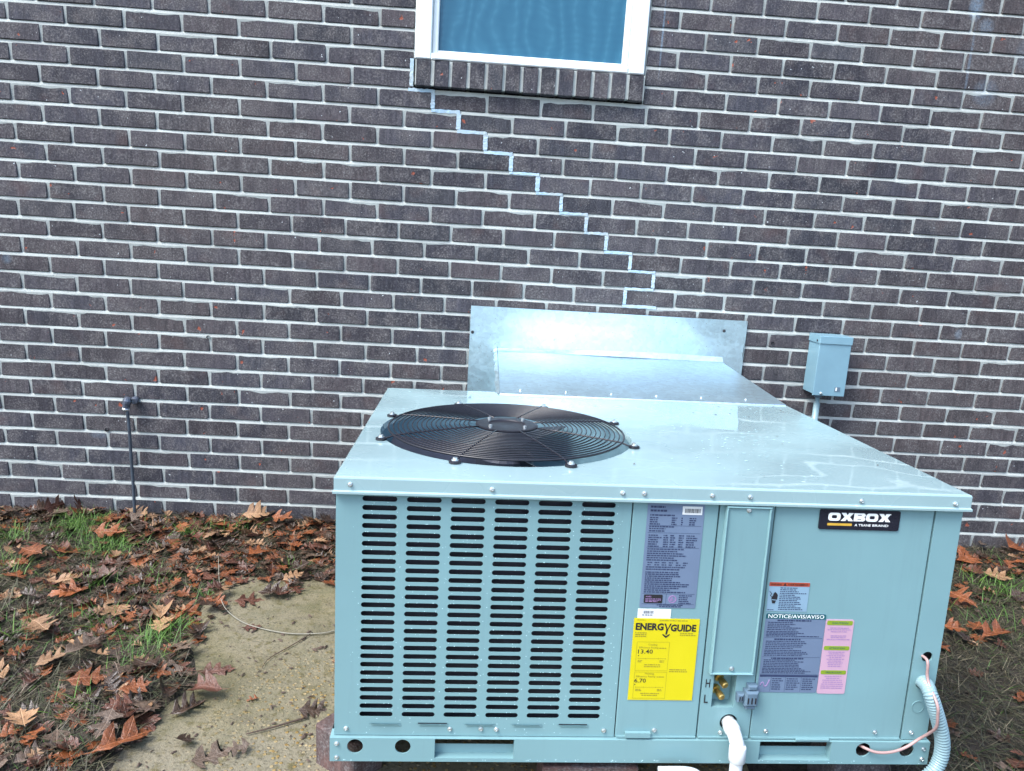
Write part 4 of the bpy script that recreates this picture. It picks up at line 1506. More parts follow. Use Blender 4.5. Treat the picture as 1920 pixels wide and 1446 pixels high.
mb.build('route_symbol', M_MAUVEINK, nl)

# pink caution label
mb = MB(); sticker(mb, rounded(1.0366, 1.0990, 0.1658, 0.3400, 0.004), S0, S1)
pl = A('caution_label', mb, M_PINK)
tag(pl, 'pink caution label with three lime green headings')
for word, za, zb in (('CAUTION', 0.3270, 0.3372), ('ATTENTION', 0.2690, 0.2785), ('PRECAUCION', 0.2120, 0.2215)):
    mb = MB(); sticker(mb, rounded(1.0395, 1.0960, za, zb, 0.003), S1 - .0001, S2)
    mb.build('green_heading', M_LIME, pl)
    mb = MB(); add_text(mb, word, 1.0505, 1.0855, za + 0.003, zb - 0.0028, S3, 0.006)
    mb.build('heading_text', M_TEAL, pl)
mb = MB()
add_lines(mb, 1.0425, 1.094, [0.3195, 0.3155, 0.3110], 0.0019, S2, rl, 0, 0.95, True)
add_lines(mb, 1.0425, 1.094, [0.3015, 0.2975, 0.2930], 0.0019, S2, rl, 0, 0.98, True)
add_lines(mb, 1.0425, 1.094, zs(0.2635, 0.2300, 9), 0.0019, S2, rl, 0, 0.85, True)
add_lines(mb, 1.0425, 1.094, zs(0.2065, 0.1785, 7), 0.0019, S2, rl, 0, 0.9, True)
small = mb.build('small_print', M_MAUVEINK, pl); small['kind'] = 'stuff'

# rain drops beaded on the front and on the lid
mb = MB()
rw = random.Random(21)
def drop(M_, r, flat=0.45):
    vs = [M_ @ Vector((r * math.cos(k * math.pi / 3), r * math.sin(k * math.pi / 3), 0)) for k in range(6)]
    vs += [M_ @ Vector((0.6 * r * math.cos(k * math.pi / 3), 0.6 * r * math.sin(k * math.pi / 3), r * flat * 0.8)) for k in range(6)]
    vs.append(M_ @ Vector((0, 0, r * flat)))
    fs = [(k, (k + 1) % 6, 6 + (k + 1) % 6, 6 + k) for k in range(6)] + [(6 + k, 6 + (k + 1) % 6, 12) for k in range(6)]
    mb.add(vs, fs, 0, True)
RX = Matrix.Rotation(math.radians(90), 4, 'X')
def clear_slot(u, z):
    return not any(abs(z - zz) < 0.006 for zz in rowz) or u < 0.05 or u > 0.566 or all(not (cu - 0.002 < u < cu + 0.072) for cu in colu)
cnt = 0
while cnt < 300:
    u, z = rw.uniform(0.03, 0.60), rw.uniform(0.06, 0.59)
    if clear_slot(u, z) and u < 0.595:
        drop(Matrix.Translation((u, PV, z)) @ RX, rw.uniform(0.0005, 0.0012)); cnt += 1
for k in range(260):       # beads hanging along slot edges
    z = rw.choice(rowz); cu_ = rw.choice(colu)
    drop(Matrix.Translation((cu_ + rw.uniform(0.005, 0.065), PV, z + rw.choice((0.0058, 0.006, -0.0062)))) @ RX, rw.uniform(0.0006, 0.0011))
for k in range(60):
    drop(Matrix.Translation((rw.uniform(0.0, 1.3), 0.0, rw.uniform(0.002, 0.007))) @ RX, rw.uniform(0.0007, 0.0014))
o = A('front_rain_drops', mb, M_DROP); tag(o, kind='stuff')
mb = MB()
cnt = 0
while cnt < 230:
    u, v = (rw.gauss(1.02, 0.13), rw.gauss(0.52, 0.2)) if rw.random() < 0.7 else (rw.uniform(0.02, 1.29), rw.uniform(0.02, 0.95))
    if not (0.02 < u < 1.29 and 0.02 < v < 0.94): continue
    if (u - FC[0]) ** 2 + (v - FC[1]) ** 2 < 0.35 ** 2:
        continue
    if noise.noise(Vector((u * 4, v * 4, 9))) < -0.05:
        continue
    M_ = Matrix.Translation((u, v, lid_z + 0.0003)) @ Matrix.Diagonal((rw.uniform(.8, 2.6), 1, 1, 1))
    drop(M_, rw.uniform(0.0008, 0.0024), 0.22); cnt += 1
o = A('lid_rain_drops', mb, M_DROP); tag(o, kind='stuff')
mb = MB()
for k in range(60):
    u, v = rw.uniform(0.3, 1.28), rw.uniform(0.05, 0.955)
    if (u - FC[0]) ** 2 + (v - FC[1]) ** 2 < 0.34 ** 2:
        continue
    if rw.random() < 0.5: v = rw.uniform(0.78, 0.955)
    a, l = rw.uniform(0, 3.14), rw.uniform(0.002, 0.007)
    c_, s_ = math.cos(a) * l, math.sin(a) * l
    z = lid_z + 0.0022
    mb.add([(u - c_, v - s_, z), (u + s_ * .25, v - c_ * .25, z + .0006), (u + c_, v + s_, z + .001), (u - s_ * .25, v + c_ * .25, z)], [(0, 1, 2, 3)])
o = A('lid_litter', mb, M_TWIG); tag(o, kind='stuff')

# ------------------------------------------------------------------ things attached to the unit
def U(u, v, z):
    return ACM @ Vector((u, v, z))

# drain pipe
def pipe_thing(name, label, cat, parts):
    root = empty(name, parts[0][2][-1])
    inv = root.location
    tag(root, label, cat)
    for pn, r, pts, mt in parts:
        mb = MB()
        mb.tube([Vector(p) - inv for p in pts], r, 16, True)
        mb.build(pn, mt, root)
    return root
pa = [U(0.8485, 0.016, 0.094), U(0.8490, -0.016, 0.0925), U(0.8495, -0.024, 0.0905), U(0.8505, -0.031, 0.085), U(0.853, -0.036, 0.076), U(0.8545, -0.039, 0.068), U(0.855, -0.040, 0.058)]
pb = smooth_path([U(0.855, -0.040, 0.062), U(0.855, -0.040, 0.000), U(0.853, -0.040, -0.022), U(0.840, -0.040, -0.040), U(0.818, -0.040, -0.048), U(0.797, -0.040, -0.038), U(0.782, -0.040, -0.018)], 6)
pc = smooth_path([U(0.786, -0.040, -0.024), U(0.772, -0.040, -0.004), U(0.748, -0.040, 0.004), U(0.69, -0.040, 0.004)], 6)
cp = [U(0.8546, -0.0395, 0.072), U(0.8548, -0.0398, 0.0705), U(0.855, -0.040, 0.038), U(0.855, -0.040, 0.036)]
cq = [U(0.8487, 0.000, 0.0935), U(0.8488, -0.002, 0.0934), U(0.8491, -0.018, 0.0922), U(0.8492, -0.020, 0.0917)]
drain = pipe_thing('drain_pipe', 'white plastic condensate drain pipe bending down from the unit', 'pipe',
                   [('elbow', 0.0152, pa, M_PVC), ('pipe', 0.0132, pb, M_PVC), ('trap_end', 0.0150, pc, M_PVC), ('coupling', [0.0155, 0.0176, 0.0176, 0.0155], cp, M_PVC), ('socket', [0.0150, 0.0172, 0.0172, 0.0150], cq, M_PVC)])

# ribbed flexible conduit
path = smooth_path([U(1.273, 0.018, 0.196), U(1.270, -0.010, 0.199), U(1.2685, -0.028, 0.190), U(1.2775, -0.034, 0.165), U(1.2900, -0.034, 0.136), U(1.3044, -0.032, 0.101), U(1.3137, -0.03, 0.065), U(1.3119, -0.03, 0.030), U(1.296, -0.032, 0.000), U(1.275, -0.02, -0.03), U(1.25, 0.02, -0.06)], 20)
base = path[-1]
root = empty('flexible_conduit', base)
tag(root, 'ribbed pale grey flexible conduit curving out of the right corner post', 'conduit')
mb = MB()
mb.tube([p - base for p in path], [0.0148 + 0.0009 * (1, 0.7, -1.1, -1.1)[i % 4] for i in range(len(path))], 14)
mb.build('conduit', M_CONDUIT, root)

# control cable
wire = [(1.2620, 0.02, 0.257), (1.2640, -0.004, 0.258), (1.2640, -0.012, 0.249), (1.2665, -0.016, 0.2159), (1.268, -0.054, 0.183), (1.272, -0.056, 0.158), (1.2775, -0.05, 0.127), (1.279, -0.03, 0.0985), (1.2725, -0.012, 0.0725), (1.2467, -0.010, 0.0503), (1.2147, -0.012, 0.0394), (1.1814, -0.012, 0.0378), (1.160, -0.004, 0.0410), (1.150, 0.018, 0.038)]
path = smooth_path([U(*p) for p in wire], 6)
mb = MB()
mb.tube([p - path[-1] for p in path], 0.0032, 8)
o = mb.build('control_cable', M_WIRE)
o.location = path[-1]
tag(o, 'thin pinkish beige cable looping from corner post into the base rail', 'cable')

# ------------------------------------------------------------------ duct and wall flashing
fl = MB()
fx0, fx1, fz0, fz1 = 1.6215, 2.7380, 0.16, 0.868
nx_, nz_ = 40, 26
vs = []
for j in range(nz_ + 1):
    for i in range(nx_ + 1):
        t, s = i / nx_, j / nz_
        x = fx0 + (fx1 - fx0) * t
        z = fz0 + (fz1 - fz0) * s + 0.005 * (t - 0.5) * 0
        e = min(1, min(t, 1 - t) * 9) * min(1, (1 - s) * 8)
        y = -0.0075 - e * (0.050 * min(1.0, (1 - s) / 0.24) ** 0.8 * math.exp(-((t - 0.50 + 0.3 * (s - .8)) / 0.30) ** 4) + 0.004 * math.sin(t * 9 + s * 3))
        if i == nx_ and j % 5 in (1, 2): x -= 0.004
        vs.append((x, y, z))
fs = [(j * (nx_ + 1) + i, j * (nx_ + 1) + i + 1, (j + 1) * (nx_ + 1) + i + 1, (j + 1) * (nx_ + 1) + i) for j in range(nz_) for i in range(nx_)]
b0 = Vector(((fx0 + fx1) / 2, -0.006, fz0))
fl.add([Vector(v) - b0 for v in vs], fs, 0, True)
# folded hem along the top and the sides
for (xa, xb, za, zb) in ((fx0, fx1, fz1 - 0.0005, fz1 + 0.0008), (fx0 - .0008, fx0 + 0.0005, fz0, fz1), (fx1 - .0005, fx1 + .0008, fz0, fz1)):
    fl.box(xa - b0.x, xb - b0.x, -0.0078 - b0.y, -0.0045 - b0.y, za - b0.z, zb - b0.z)
froot = empty('wall_flashing', b0)
tag(froot, 'flat galvanised metal sheet screwed to the brick wall above the duct', 'flashing')
fl.build('sheet', M_GALV, froot)
for x, z in ((1.6311, 0.7642), (2.6453, 0.8244)):
    mb = MB()
    mb.lathe([(0.0065, 0.0), (0.0065, 0.002), (0.004, 0.004)], 8, Matrix.Translation(Vector((x, -0.012, z)) - b0) @ Matrix.Rotation(math.radians(90), 4, 'X'))
    mb.build('anchor', M_DARK, froot)

dl, dr = 1.735, 2.650
ub = ACM.inverted()
lidback = lambda x: U((x - 1.3918), UD, UH).z
dy0, dy1 = -0.62, -0.012
b0 = Vector(((dl + dr) / 2, -0.3, 0.2))
droot = empty('duct', b0)
tag(droot, 'galvanised sheet metal duct running from the unit to the wall', 'duct')
def P0_(x, y, z): return Vector((x, y, z)) - b0
mb = MB()
nx_, ny_ = 30, 24
vs = []
for j in range(ny_ + 1):
    for i in range(nx_ + 1):
        t, s = i / nx_, j / ny_
        y = dy0 + (dy1 - dy0) * s
        xl, xr_ = 1.732 + 0.003 * s, 2.672 - 0.040 * s
        x = xl + (xr_ - xl) * t
        za = lidback(x) + 0.006
        e = math.sin(math.pi * t) * math.sin(math.pi * s)
        z = za + (0.7075 - za) * s + e * (0.010 + 0.006 * math.sin(t * 7 + 1))
        vs.append(Vector((x, y, z)) - b0)
fs = [(j * (nx_ + 1) + i, j * (nx_ + 1) + i + 1, (j + 1) * (nx_ + 1) + i + 1, (j + 1) * (nx_ + 1) + i) for j in range(ny_) for i in range(nx_)]
mb.add(vs, fs, 0, True)
mb.quad([P0_(1.732, dy0, lidback(1.732) + .0055), P0_(2.672, dy0, lidback(2.672) + .0055), P0_(2.672, dy0 - 0.004, lidback(2.672) + .0008), P0_(1.732, dy0 - 0.004, lidback(1.732) + .0008)])
mb.build('top_sheet', M_GALV, droot)
mb = MB()
def P_(x, y, z): return Vector((x, y, z)) - b0
mb.quad([P_(1.732, dy0, lidback(1.732) + .006), P_(1.735, dy1, 0.7075), P_(1.735, dy1, 0.22), P_(1.732, dy0, 0.15)])
mb.quad([P_(2.632, dy1, 0.7075), P_(2.672, dy0, lidback(2.672) + .006), P_(2.672, dy0, 0.15), P_(2.632, dy1, 0.22)])
mb.quad([P_(1.732, dy0, 0.15), P_(1.735, dy1, 0.22), P_(2.632, dy1, 0.22), P_(2.672, dy0, 0.15)])
mb.build('side_sheet', M_GALV, droot)
# turned-up flange where the duct meets the flashing, and along its left edge
mb = MB()
nn = 16
vs = []
for k in range(nn + 1):
    t = k / nn
    x = 1.733 + 0.901 * t
    hgt = 0.006 + 0.014 * min(1.0, max(0.0, (t - 0.22) * 5)) + 0.002 * math.sin(t * 11)
    vs += [P_(x, -0.078, 0.7050 + 0.0012), P_(x, -0.062, 0.7070 + hgt), P_(x, -0.058, 0.7060 + hgt)]
mb.add(vs, [f for k in range(nn) for f in ((3 * k, 3 * k + 3, 3 * k + 4, 3 * k + 1), (3 * k + 1, 3 * k + 4, 3 * k + 5, 3 * k + 2))])
mb.build('wall_flange', M_GALV, droot)
mb = MB()
for k in range(12):
    s = k / 12
    y = dy0 + (dy1 - dy0) * s
    za = lidback(1.732) + 0.006 + (0.7075 - lidback(1.732) - .006) * s
    y2 = dy0 + (dy1 - dy0) * (k + 1) / 12
    zb = lidback(1.732) + 0.006 + (0.7075 - lidback(1.732) - .006) * (k + 1) / 12
    mb.quad([P_(1.7315, y, za + .001), P_(1.7315, y2, zb + .001), P_(1.720 + .003 * math.sin(k * 2.1), y2, zb - 0.010), P_(1.720 + .003 * math.sin(k * 1.7), y, za - 0.010)])
mb.build('side_flange', M_GALV, droot)
mb = MB()
xx = 1.80
mb2 = MB()
mb2.lathe([(0.005, 0), (0.005, 0.0015), (0.0035, 0.002), (0.003, 0.005)], 8)
sm_ = mb2.mesh('screw', M_SCREW)
for k in range(6):
    o = link('screw', sm_, droot)
    x = 1.80 + k * 0.15
    o.location = P_(x, dy0 + 0.035, lidback(x) + 0.009)

# ------------------------------------------------------------------ electrical disconnect
root = empty('disconnect_box', (3.068, -0.002, 0.600))
tag(root, 'small grey electrical disconnect box mounted on the brick wall', 'electrical box')
mb = MB()
bx0, bx1, bd_ = -0.062, 0.062, -0.092
mb.box(bx0, bx1, bd_, -0.001, 0.002, 0.205)
mb.build('enclosure', M_BOX, root)
mb = MB()
# hinged cover: front sheet with returned edges
mb.rbox(bx0 - 0.002, bx1 + 0.003, bd_ - 0.007, bd_ - 0.001, -0.004, 0.222, 0.0015)
mb.box(bx1 + 0.0005, bx1 + 0.0028, bd_ - 0.001, bd_ + 0.03, -0.003, 0.221)
mb.build('cover', M_BOX, root)
mb = MB()
mb.rbox(bx0 - 0.004, bx1 + 0.005, bd_ - 0.011, bd_ - 0.0072, 0.205, 0.236, 0.0015)
mb.box(bx0 - 0.004, bx1 + 0.005, bd_ - 0.0071, -0.001, 0.206, 0.236)
mb.build('rain_hood', M_BOX, root)
mb = MB()
mb.lathe([(0.0045, 0.0), (0.0045, 0.002), (0.003, 0.003)], 8, Matrix.Translation((bx0 - 0.004, bd_ + 0.012, 0.215)) @ Matrix.Rotation(math.radians(-90), 4, 'Y'))
mb.build('hinge_screw', M_DARK, root)
mb = MB()
mb.box(0.022, 0.044, bd_ - 0.0085, bd_ - 0.0068, 0.016, 0.034)
lb = mb.build('cover_label', M_LATCH, root)
mb = MB()
mb.box(0.025, 0.031, bd_ - 0.0092, bd_ - 0.0084, 0.018, 0.032)
mb.build('label_print', M_WHITELABEL, root)
mb = MB()
mb.lathe([(0.006, 0), (0.006, 0.004), (0.003, 0.006)], 8, Matrix.Translation((-0.032, bd_ - 0.007, 0.006)) @ Matrix.Rotation(math.radians(90), 4, 'X'))
mb.build('hasp_screw', M_SCREW, root)
mb = MB()
for (x, w_) in ((-0.045, 0.03), (-0.005, 0.018), (0.04, 0.018)):
    mb.box(x, x + w_, -0.006, -0.001, 0.234, 0.242)
mb.build('mounting_tab', M_DARK, root)
mb = MB()
mb.lathe([(0.0185, -0.012), (0.0185, 0.002)], 12, Matrix.Translation((-0.018, -0.05, 0)))
mb.lathe([(0.0145, -0.020), (0.0145, -0.012)], 12, Matrix.Translation((-0.018, -0.05, 0)))
mb.build('lock_nut', M_LATCH, root)
mb = MB()
mb.tube([(-0.018, -0.05, -0.02), (-0.018, -0.05, -0.20), (-0.018, -0.05, -0.66)], 0.0085, 12)
mb.tube([(-0.018, -0.05, -0.045), (-0.018, -0.05, -0.66)], 0.0125, 12)
mb.build('conduit', M_CONDUIT, root)

# ------------------------------------------------------------------ thin black pipe with taped outlet
root = empty('wall_pipe', (0.286, -0.03, -0.08))
tag(root, 'thin dark pipe dropping from a taped fitting on the brick wall', 'pipe')
mb = MB()
mb.tube(smooth_path([(-0.004, -0.014, 0.485), (0.002, -0.012, 0.40), (0.004, -0.008, 0.25), (0.008, -0.008, 0.12), (0.008, -0.008, -0.03)], 5), 0.0062, 10)
mb.build('pipe', M_RUBBER, root)
mb = MB()
mb.lathe([(0.013, 0.0), (0.016, 0.01), (0.015, 0.03), (0.010, 0.042)], 12, Matrix.Translation((0.010, 0.034, 0.497)) @ Matrix.Rotation(math.radians(90), 4, 'X') @ Matrix.Rotation(math.radians(20), 4, 'Y'))
mb.lathe([(0.010, -0.03), (0.0135, -0.024), (0.015, -0.01), (0.0165, 0.006), (0.012, 0.017), (0.004, 0.021)], 12, Matrix.Translation((-0.002, -0.010, 0.496)) @ Matrix.Rotation(0.2, 4, 'Y'))
mb.build('taped_elbow', M_TAPE, root)
mb = MB()
mb.lathe([(0.0125, -0.028), (0.014, -0.026), (0.014, -0.021), (0.0125, -0.019)], 12, Matrix.Translation((-0.003, -0.012, 0.490)) @ Matrix.Rotation(0.2, 4, 'Y'), 0, False, False)
mb.build('clamp', M_SCREW, root)

# ------------------------------------------------------------------ supports under the unit
def block(name, label, cx, cy, z0, z1, L, D, rz, mt):
    mb = MB()
    rr = random.Random(int(cx * 1000))
    vs, fs = brick_mesh_data(rr, L, z1 - z0, 0.003)
    vs = [(x, -D / 2 + (y / 0.03) * D if y > 0.01 else -D / 2 + y * 2, z) for x, y, z in vs]
    n = len(vs) // 3
    fs = fs + [tuple(reversed(range(2 * n, 3 * n)))]
    mb.add(vs, fs)
    o = mb.build(name, mt)
    o.location = (cx, cy, (z0 + z1) / 2)
    o.rotation_euler = (0, 0, rz)
    tag(o, label, 'brick')
    return o
block('support_brick', 'worn red brick propping the front left corner of the unit', 1.405, -1.440, -0.070, 0.030, 0.13, 0.085, math.radians(-38), M_REDBRICK)
block('support_brick', 'weathered brick under the middle of the unit front', 1.945, -1.495, -0.085, 0.018, 0.212, 0.09, 0.02, M_REDBRICK)
block('support_brick', 'dark brick under the back right corner of the unit', 2.60, -0.72, -0.085, 0.020, 0.20, 0.1, 0.0, M_BRICK)
block('support_brick', 'dark brick under the front right of the unit', 2.58, -1.44, -0.085, 0.040, 0.14, 0.1, 0.1, M_BRICK)
block('support_brick', 'dark brick under the back left corner of the unit', 1.47, -0.72, -0.070, 0.010, 0.12, 0.1, 0.0, M_BRICK)

# ------------------------------------------------------------------ twigs and stem
def stick(name, label, pts, r, mt):
    path = smooth_path(pts, 6)
    b = path[0]
    mb = MB()
    n = len(path)
    mb.tube([p - b for p in path], [r * (1 - 0.55 * i / n) for i in range(n)], 6)
    o = mb.build(name, mt)
    o.location = b
    tag(o, label, 'twig')
    return o
sz_ = PAD_Z + 0.006
stick('stem', 'long pale curved stem lying across the concrete pad', [(1.265, -0.868, sz_), (1.2226, -0.8882, sz_), (1.1287, -0.8942, sz_), (1.025, -0.8641, sz_), (0.9575, -0.8274, sz_ + .004), (0.8875, -0.7491, sz_ + .01), (0.825, -0.60, sz_ + .02), (0.775, -0.46, sz_ + .035)], 0.0021, M_STEM)
stick('twig', 'short dark twig touching the pale stem on the pad', [(1.20, -0.885, sz_), (1.155, -0.96, sz_), (1.11, -1.03, sz_), (1.105, -1.08, sz_)], 0.0017, M_TWIG)
stick('twig', 'brown twig pointing at the red brick under the unit', [(1.27, -1.285, sz_), (1.20, -1.325, sz_), (1.145, -1.352, sz_)], 0.0028, M_TWIG)

# ------------------------------------------------------------------ grass and thatch
def make_blade_mat(name, stops, rough=0.6):
    mt, nt, b = new_mat(name)
    at = N(nt, 'ShaderNodeAttribute', attribute_name='tint')
    nt.links.new(ramp(nt, at.outputs['Fac'], stops), b.inputs['Base Color'])
    b.inputs['Roughness'].default_value = rough
    return mt
M_GRASS = make_blade_mat('grass_blade', [(0.0, (0.028, 0.076, 0.008)), (0.5, (0.048, 0.130, 0.013)), (1.0, (0.096, 0.178, 0.025))])
M_THATCH = make_blade_mat('thatch', [(0.0, (0.013, 0.011, 0.006)), (0.35, (0.034, 0.030, 0.015)), (0.6, (0.031, 0.041, 0.015)), (0.85, (0.084, 0.071, 0.041)), (1.0, (0.169, 0.146, 0.098))])

def blades(name, specs, mt, label, cat):
    vs, fs, tt = [], [], []
    for (x, y, z, ang, lean, L, w, bend, t) in specs:
        d = Vector((math.cos(ang), math.sin(ang), 0))
        s = Vector((-d.y, d.x, 0)) * w
        b = len(vs)
        p = Vector((x, y, z))
        for k in range(4):
            q = k / 3
            out = math.sin(lean) * q + bend * q * q
            up = math.cos(lean) * q - bend * 0.75 * q * q
            c_ = p + d * (L * out) + Vector((0, 0, max(L * up, 0.002)))
            ww = (1 - q) ** 0.7
            if k == 3:
                vs.append(tuple(c_)); tt.append(t)
            else:
                vs += [tuple(c_ - s * ww), tuple(c_ + s * ww)]; tt += [t, t]
        fs += [(b, b + 1, b + 3, b + 2), (b + 2, b + 3, b + 5, b + 4), (b + 4, b + 5, b + 6)]
    me = bpy.data.meshes.new(name)
    me.from_pydata(vs, [], fs)
    me.materials.append(mt)
    a = me.attributes.new('tint', 'FLOAT', 'POINT')
    a.data.foreach_set('value', tt)
    me.update()
    o = link(name, me)
    tag(o, label, cat, kind='stuff')
    return o

def on_pad(x, y, mrg=0.0):
    left = PAD[0] + 0.025 * max(0, -0.55 - y) + mrg
    if ground_h(x, y) > PAD_Z + 0.002:
        return False
    return left < x < PAD[1] and PAD[2] < y < PAD[3] - mrg

def under_unit(x, y):
    return 1.36 < x < 2.72 and -1.60 < y < -0.50

rg = random.Random(77)
spec = []
def gz_(x, y): return ground_h(x, y)
n_t = 0
while n_t < 58000:
    if rg.random() < 0.52:
        x, y = rg.uniform(-0.7, 1.4), -0.0 - abs(rg.uniform(0, 1.75))
    else:
        x, y = rg.uniform(2.55, 4.6), -abs(rg.uniform(0, 1.75))
    if y > -0.012 or on_pad(x, y, -0.01) or under_unit(x, y):
        continue
    n_t += 1
    t = rg.random()
    spec.append((x, y, gz_(x, y) - 0.002 + rg.uniform(0, 0.008), rg.uniform(0, 6.283), rg.uniform(1.0, 1.5), rg.uniform(0.03, 0.085), rg.uniform(0.0006, 0.0017), rg.uniform(0, 0.2), t))
for k in range(7000):      # sparser thatch beyond the frame
    x, y = rg.uniform(-2.2, 5.8), rg.uniform(-3.3, -0.05)
    if on_pad(x, y, -0.01) or under_unit(x, y): continue
    spec.append((x, y, gz_(x, y), rg.uniform(0, 6.283), rg.uniform(0.9, 1.5), rg.uniform(0.04, 0.09), rg.uniform(0.001, 0.002), 0.1, rg.random()))
blades('dead_grass', spec, M_THATCH, 'matted dead grass and thatch covering the soil', 'dead grass')

TUFTS = [(0.1275, -0.138, 0.09, 240), (0.3285, -0.321, 0.09, 220), (0.20, -0.24, 0.10, 140), (0.5832, -0.171, 0.07, 130), (-0.08, -0.264, 0.09, 150), (0.828, -0.889, 0.045, 110),
         (0.825, -0.656, 0.05, 100), (0.7755, -0.951, 0.07, 110), (0.7537, -1.087, 0.06, 60), (0.7245, -0.130, 0.06, 90), (3.7196, -0.393, 0.12, 170), (1.028, -0.461, 0.04, 40),
         (0.42, -0.62, 0.08, 60), (0.10, -0.5, 0.1, 80), (0.56, -0.86, 0.08, 60), (0.70, -1.25, 0.06, 40), (0.36, -0.9, 0.08, 50), (3.5, -0.62, 0.15, 70), (3.9, -0.3, 0.1, 60), (0.60, -0.56, 0.06, 50)]
spec = []
for (tx, ty, rad, n_) in TUFTS:
    for k in range(n_):
        x, y = rg.gauss(tx, rad * 0.6), rg.gauss(ty, rad * 0.5)
        if y > -0.015 or on_pad(x, y, 0.0) or under_unit(x, y): continue
        spec.append((x, y, gz_(x, y), rg.uniform(0, 6.283), rg.uniform(0.1, 1.0), rg.uniform(0.035, 0.09), rg.uniform(0.0009, 0.0018), rg.uniform(0.1, 0.6), rg.random()))
for k in range(2600):
    x, y = (rg.uniform(-0.7, 0.82), rg.uniform(-1.7, -0.03)) if rg.random() < 0.6 else (rg.uniform(2.7, 4.5), rg.uniform(-1.6, -0.03))
    if on_pad(x, y, 0) or under_unit(x, y): continue
    spec.append((x, y, gz_(x, y), rg.uniform(0, 6.283), rg.uniform(0.5, 1.35), rg.uniform(0.025, 0.06), rg.uniform(0.0007, 0.0014), rg.uniform(0.1, 0.5), rg.random() * 0.6))
blades('grass', spec, M_GRASS, 'short green grass tufts growing through the leaf litter', 'grass')

# ------------------------------------------------------------------ fallen leaves
def leaf_geo(rng, L, lobes=3, depth=0.55, width=0.36, curl=0.25):
    """pointed-lobed oak leaf, stalk at origin pointing -x, tip at +x; returns vertices and faces"""
    mid = 9
    ribs = [(L * i / (mid - 1), 0.0) for i in range(mid)]
    def side(sg):
        pts = [(0.03 * L, 0.012 * L)]
        for k in range(lobes):
            t0 = 0.16 + 0.64 * (k + rng.uniform(-0.22, 0.22)) / lobes
            ext = width * L * (0.72 + 0.42 * math.sin(math.pi * (k + 0.7) / (lobes + 0.4))) * rng.uniform(0.85, 1.15)
            tip = (t0 * L + 0.20 * L * rng.uniform(0.7, 1.2), ext)
            pts.append((t0 * L - 0.02 * L, ext * (1 - depth) * 0.75))
            pts.append((t0 * L + 0.06 * L, ext * 0.78))
            pts.append(tip)
            pts.append((t0 * L + 0.17 * L, ext * 0.62))
            pts.append((t0 * L + 0.19 * L, ext * (1 - depth) * 0.62))
        pts.append((0.86 * L, 0.12 * L * rng.uniform(.8, 1.3)))
        pts.append((0.90 * L, 0.05 * L))
        return [(x, sg * y) for x, y in pts]
    vs = [(x, y) for x, y in ribs]
    fs = []
    for sg in (1, -1):
        pts = side(sg)
        b = len(vs)
        vs += pts
        n = len(pts)
        # zip the outline to the midrib
        i, j = 0, 0
        while i < n - 1 or j < mid - 1:
            if i < n - 1 and (j >= mid - 1 or pts[i + 1][0] / L * (mid - 1) <= j + 0.8):
                tri = (j, b + i, b + i + 1); i += 1
            else:
                tri = (j, b + i, j + 1); j += 1
            fs.append(tri if sg < 0 else tuple(reversed(tri)))
    c1, c2, c3 = rng.uniform(-curl, curl * 1.6), rng.uniform(0.2, 1.0) * curl * 2.2, rng.uniform(-1, 1) * curl
    ph = rng.uniform(0, 6)
    out = []
    for x, y in vs:
        u = x / L - 0.5
        z = L * (c1 * (u * u * 1.3) + c2 * (y / L) ** 2 * 2.0 + c3 * u * y / L) + 0.03 * L * math.sin(7 * u + ph + 5 * y / L)
        out.append(Vector((x - L / 2, y * (1 - 0.25 * abs(c2)), z)))
    # stalk
    b = len(out)
    s0 = out[0]
    for k in range(3):
        p = s0 + Vector((-0.14 * L * k / 2, 0, 0.02 * L * k * k * 0.3))
        out += [p + Vector((0, 0.008 * L, 0)), p - Vector((0, 0.008 * L, 0))]
    fs += [(b, b + 2, b + 3, b + 1), (b + 2, b + 4, b + 5, b + 3)]
    zmin = min(v.z for v in out)
    out = [v - Vector((0, 0, zmin)) for v in out]
    return out, fs

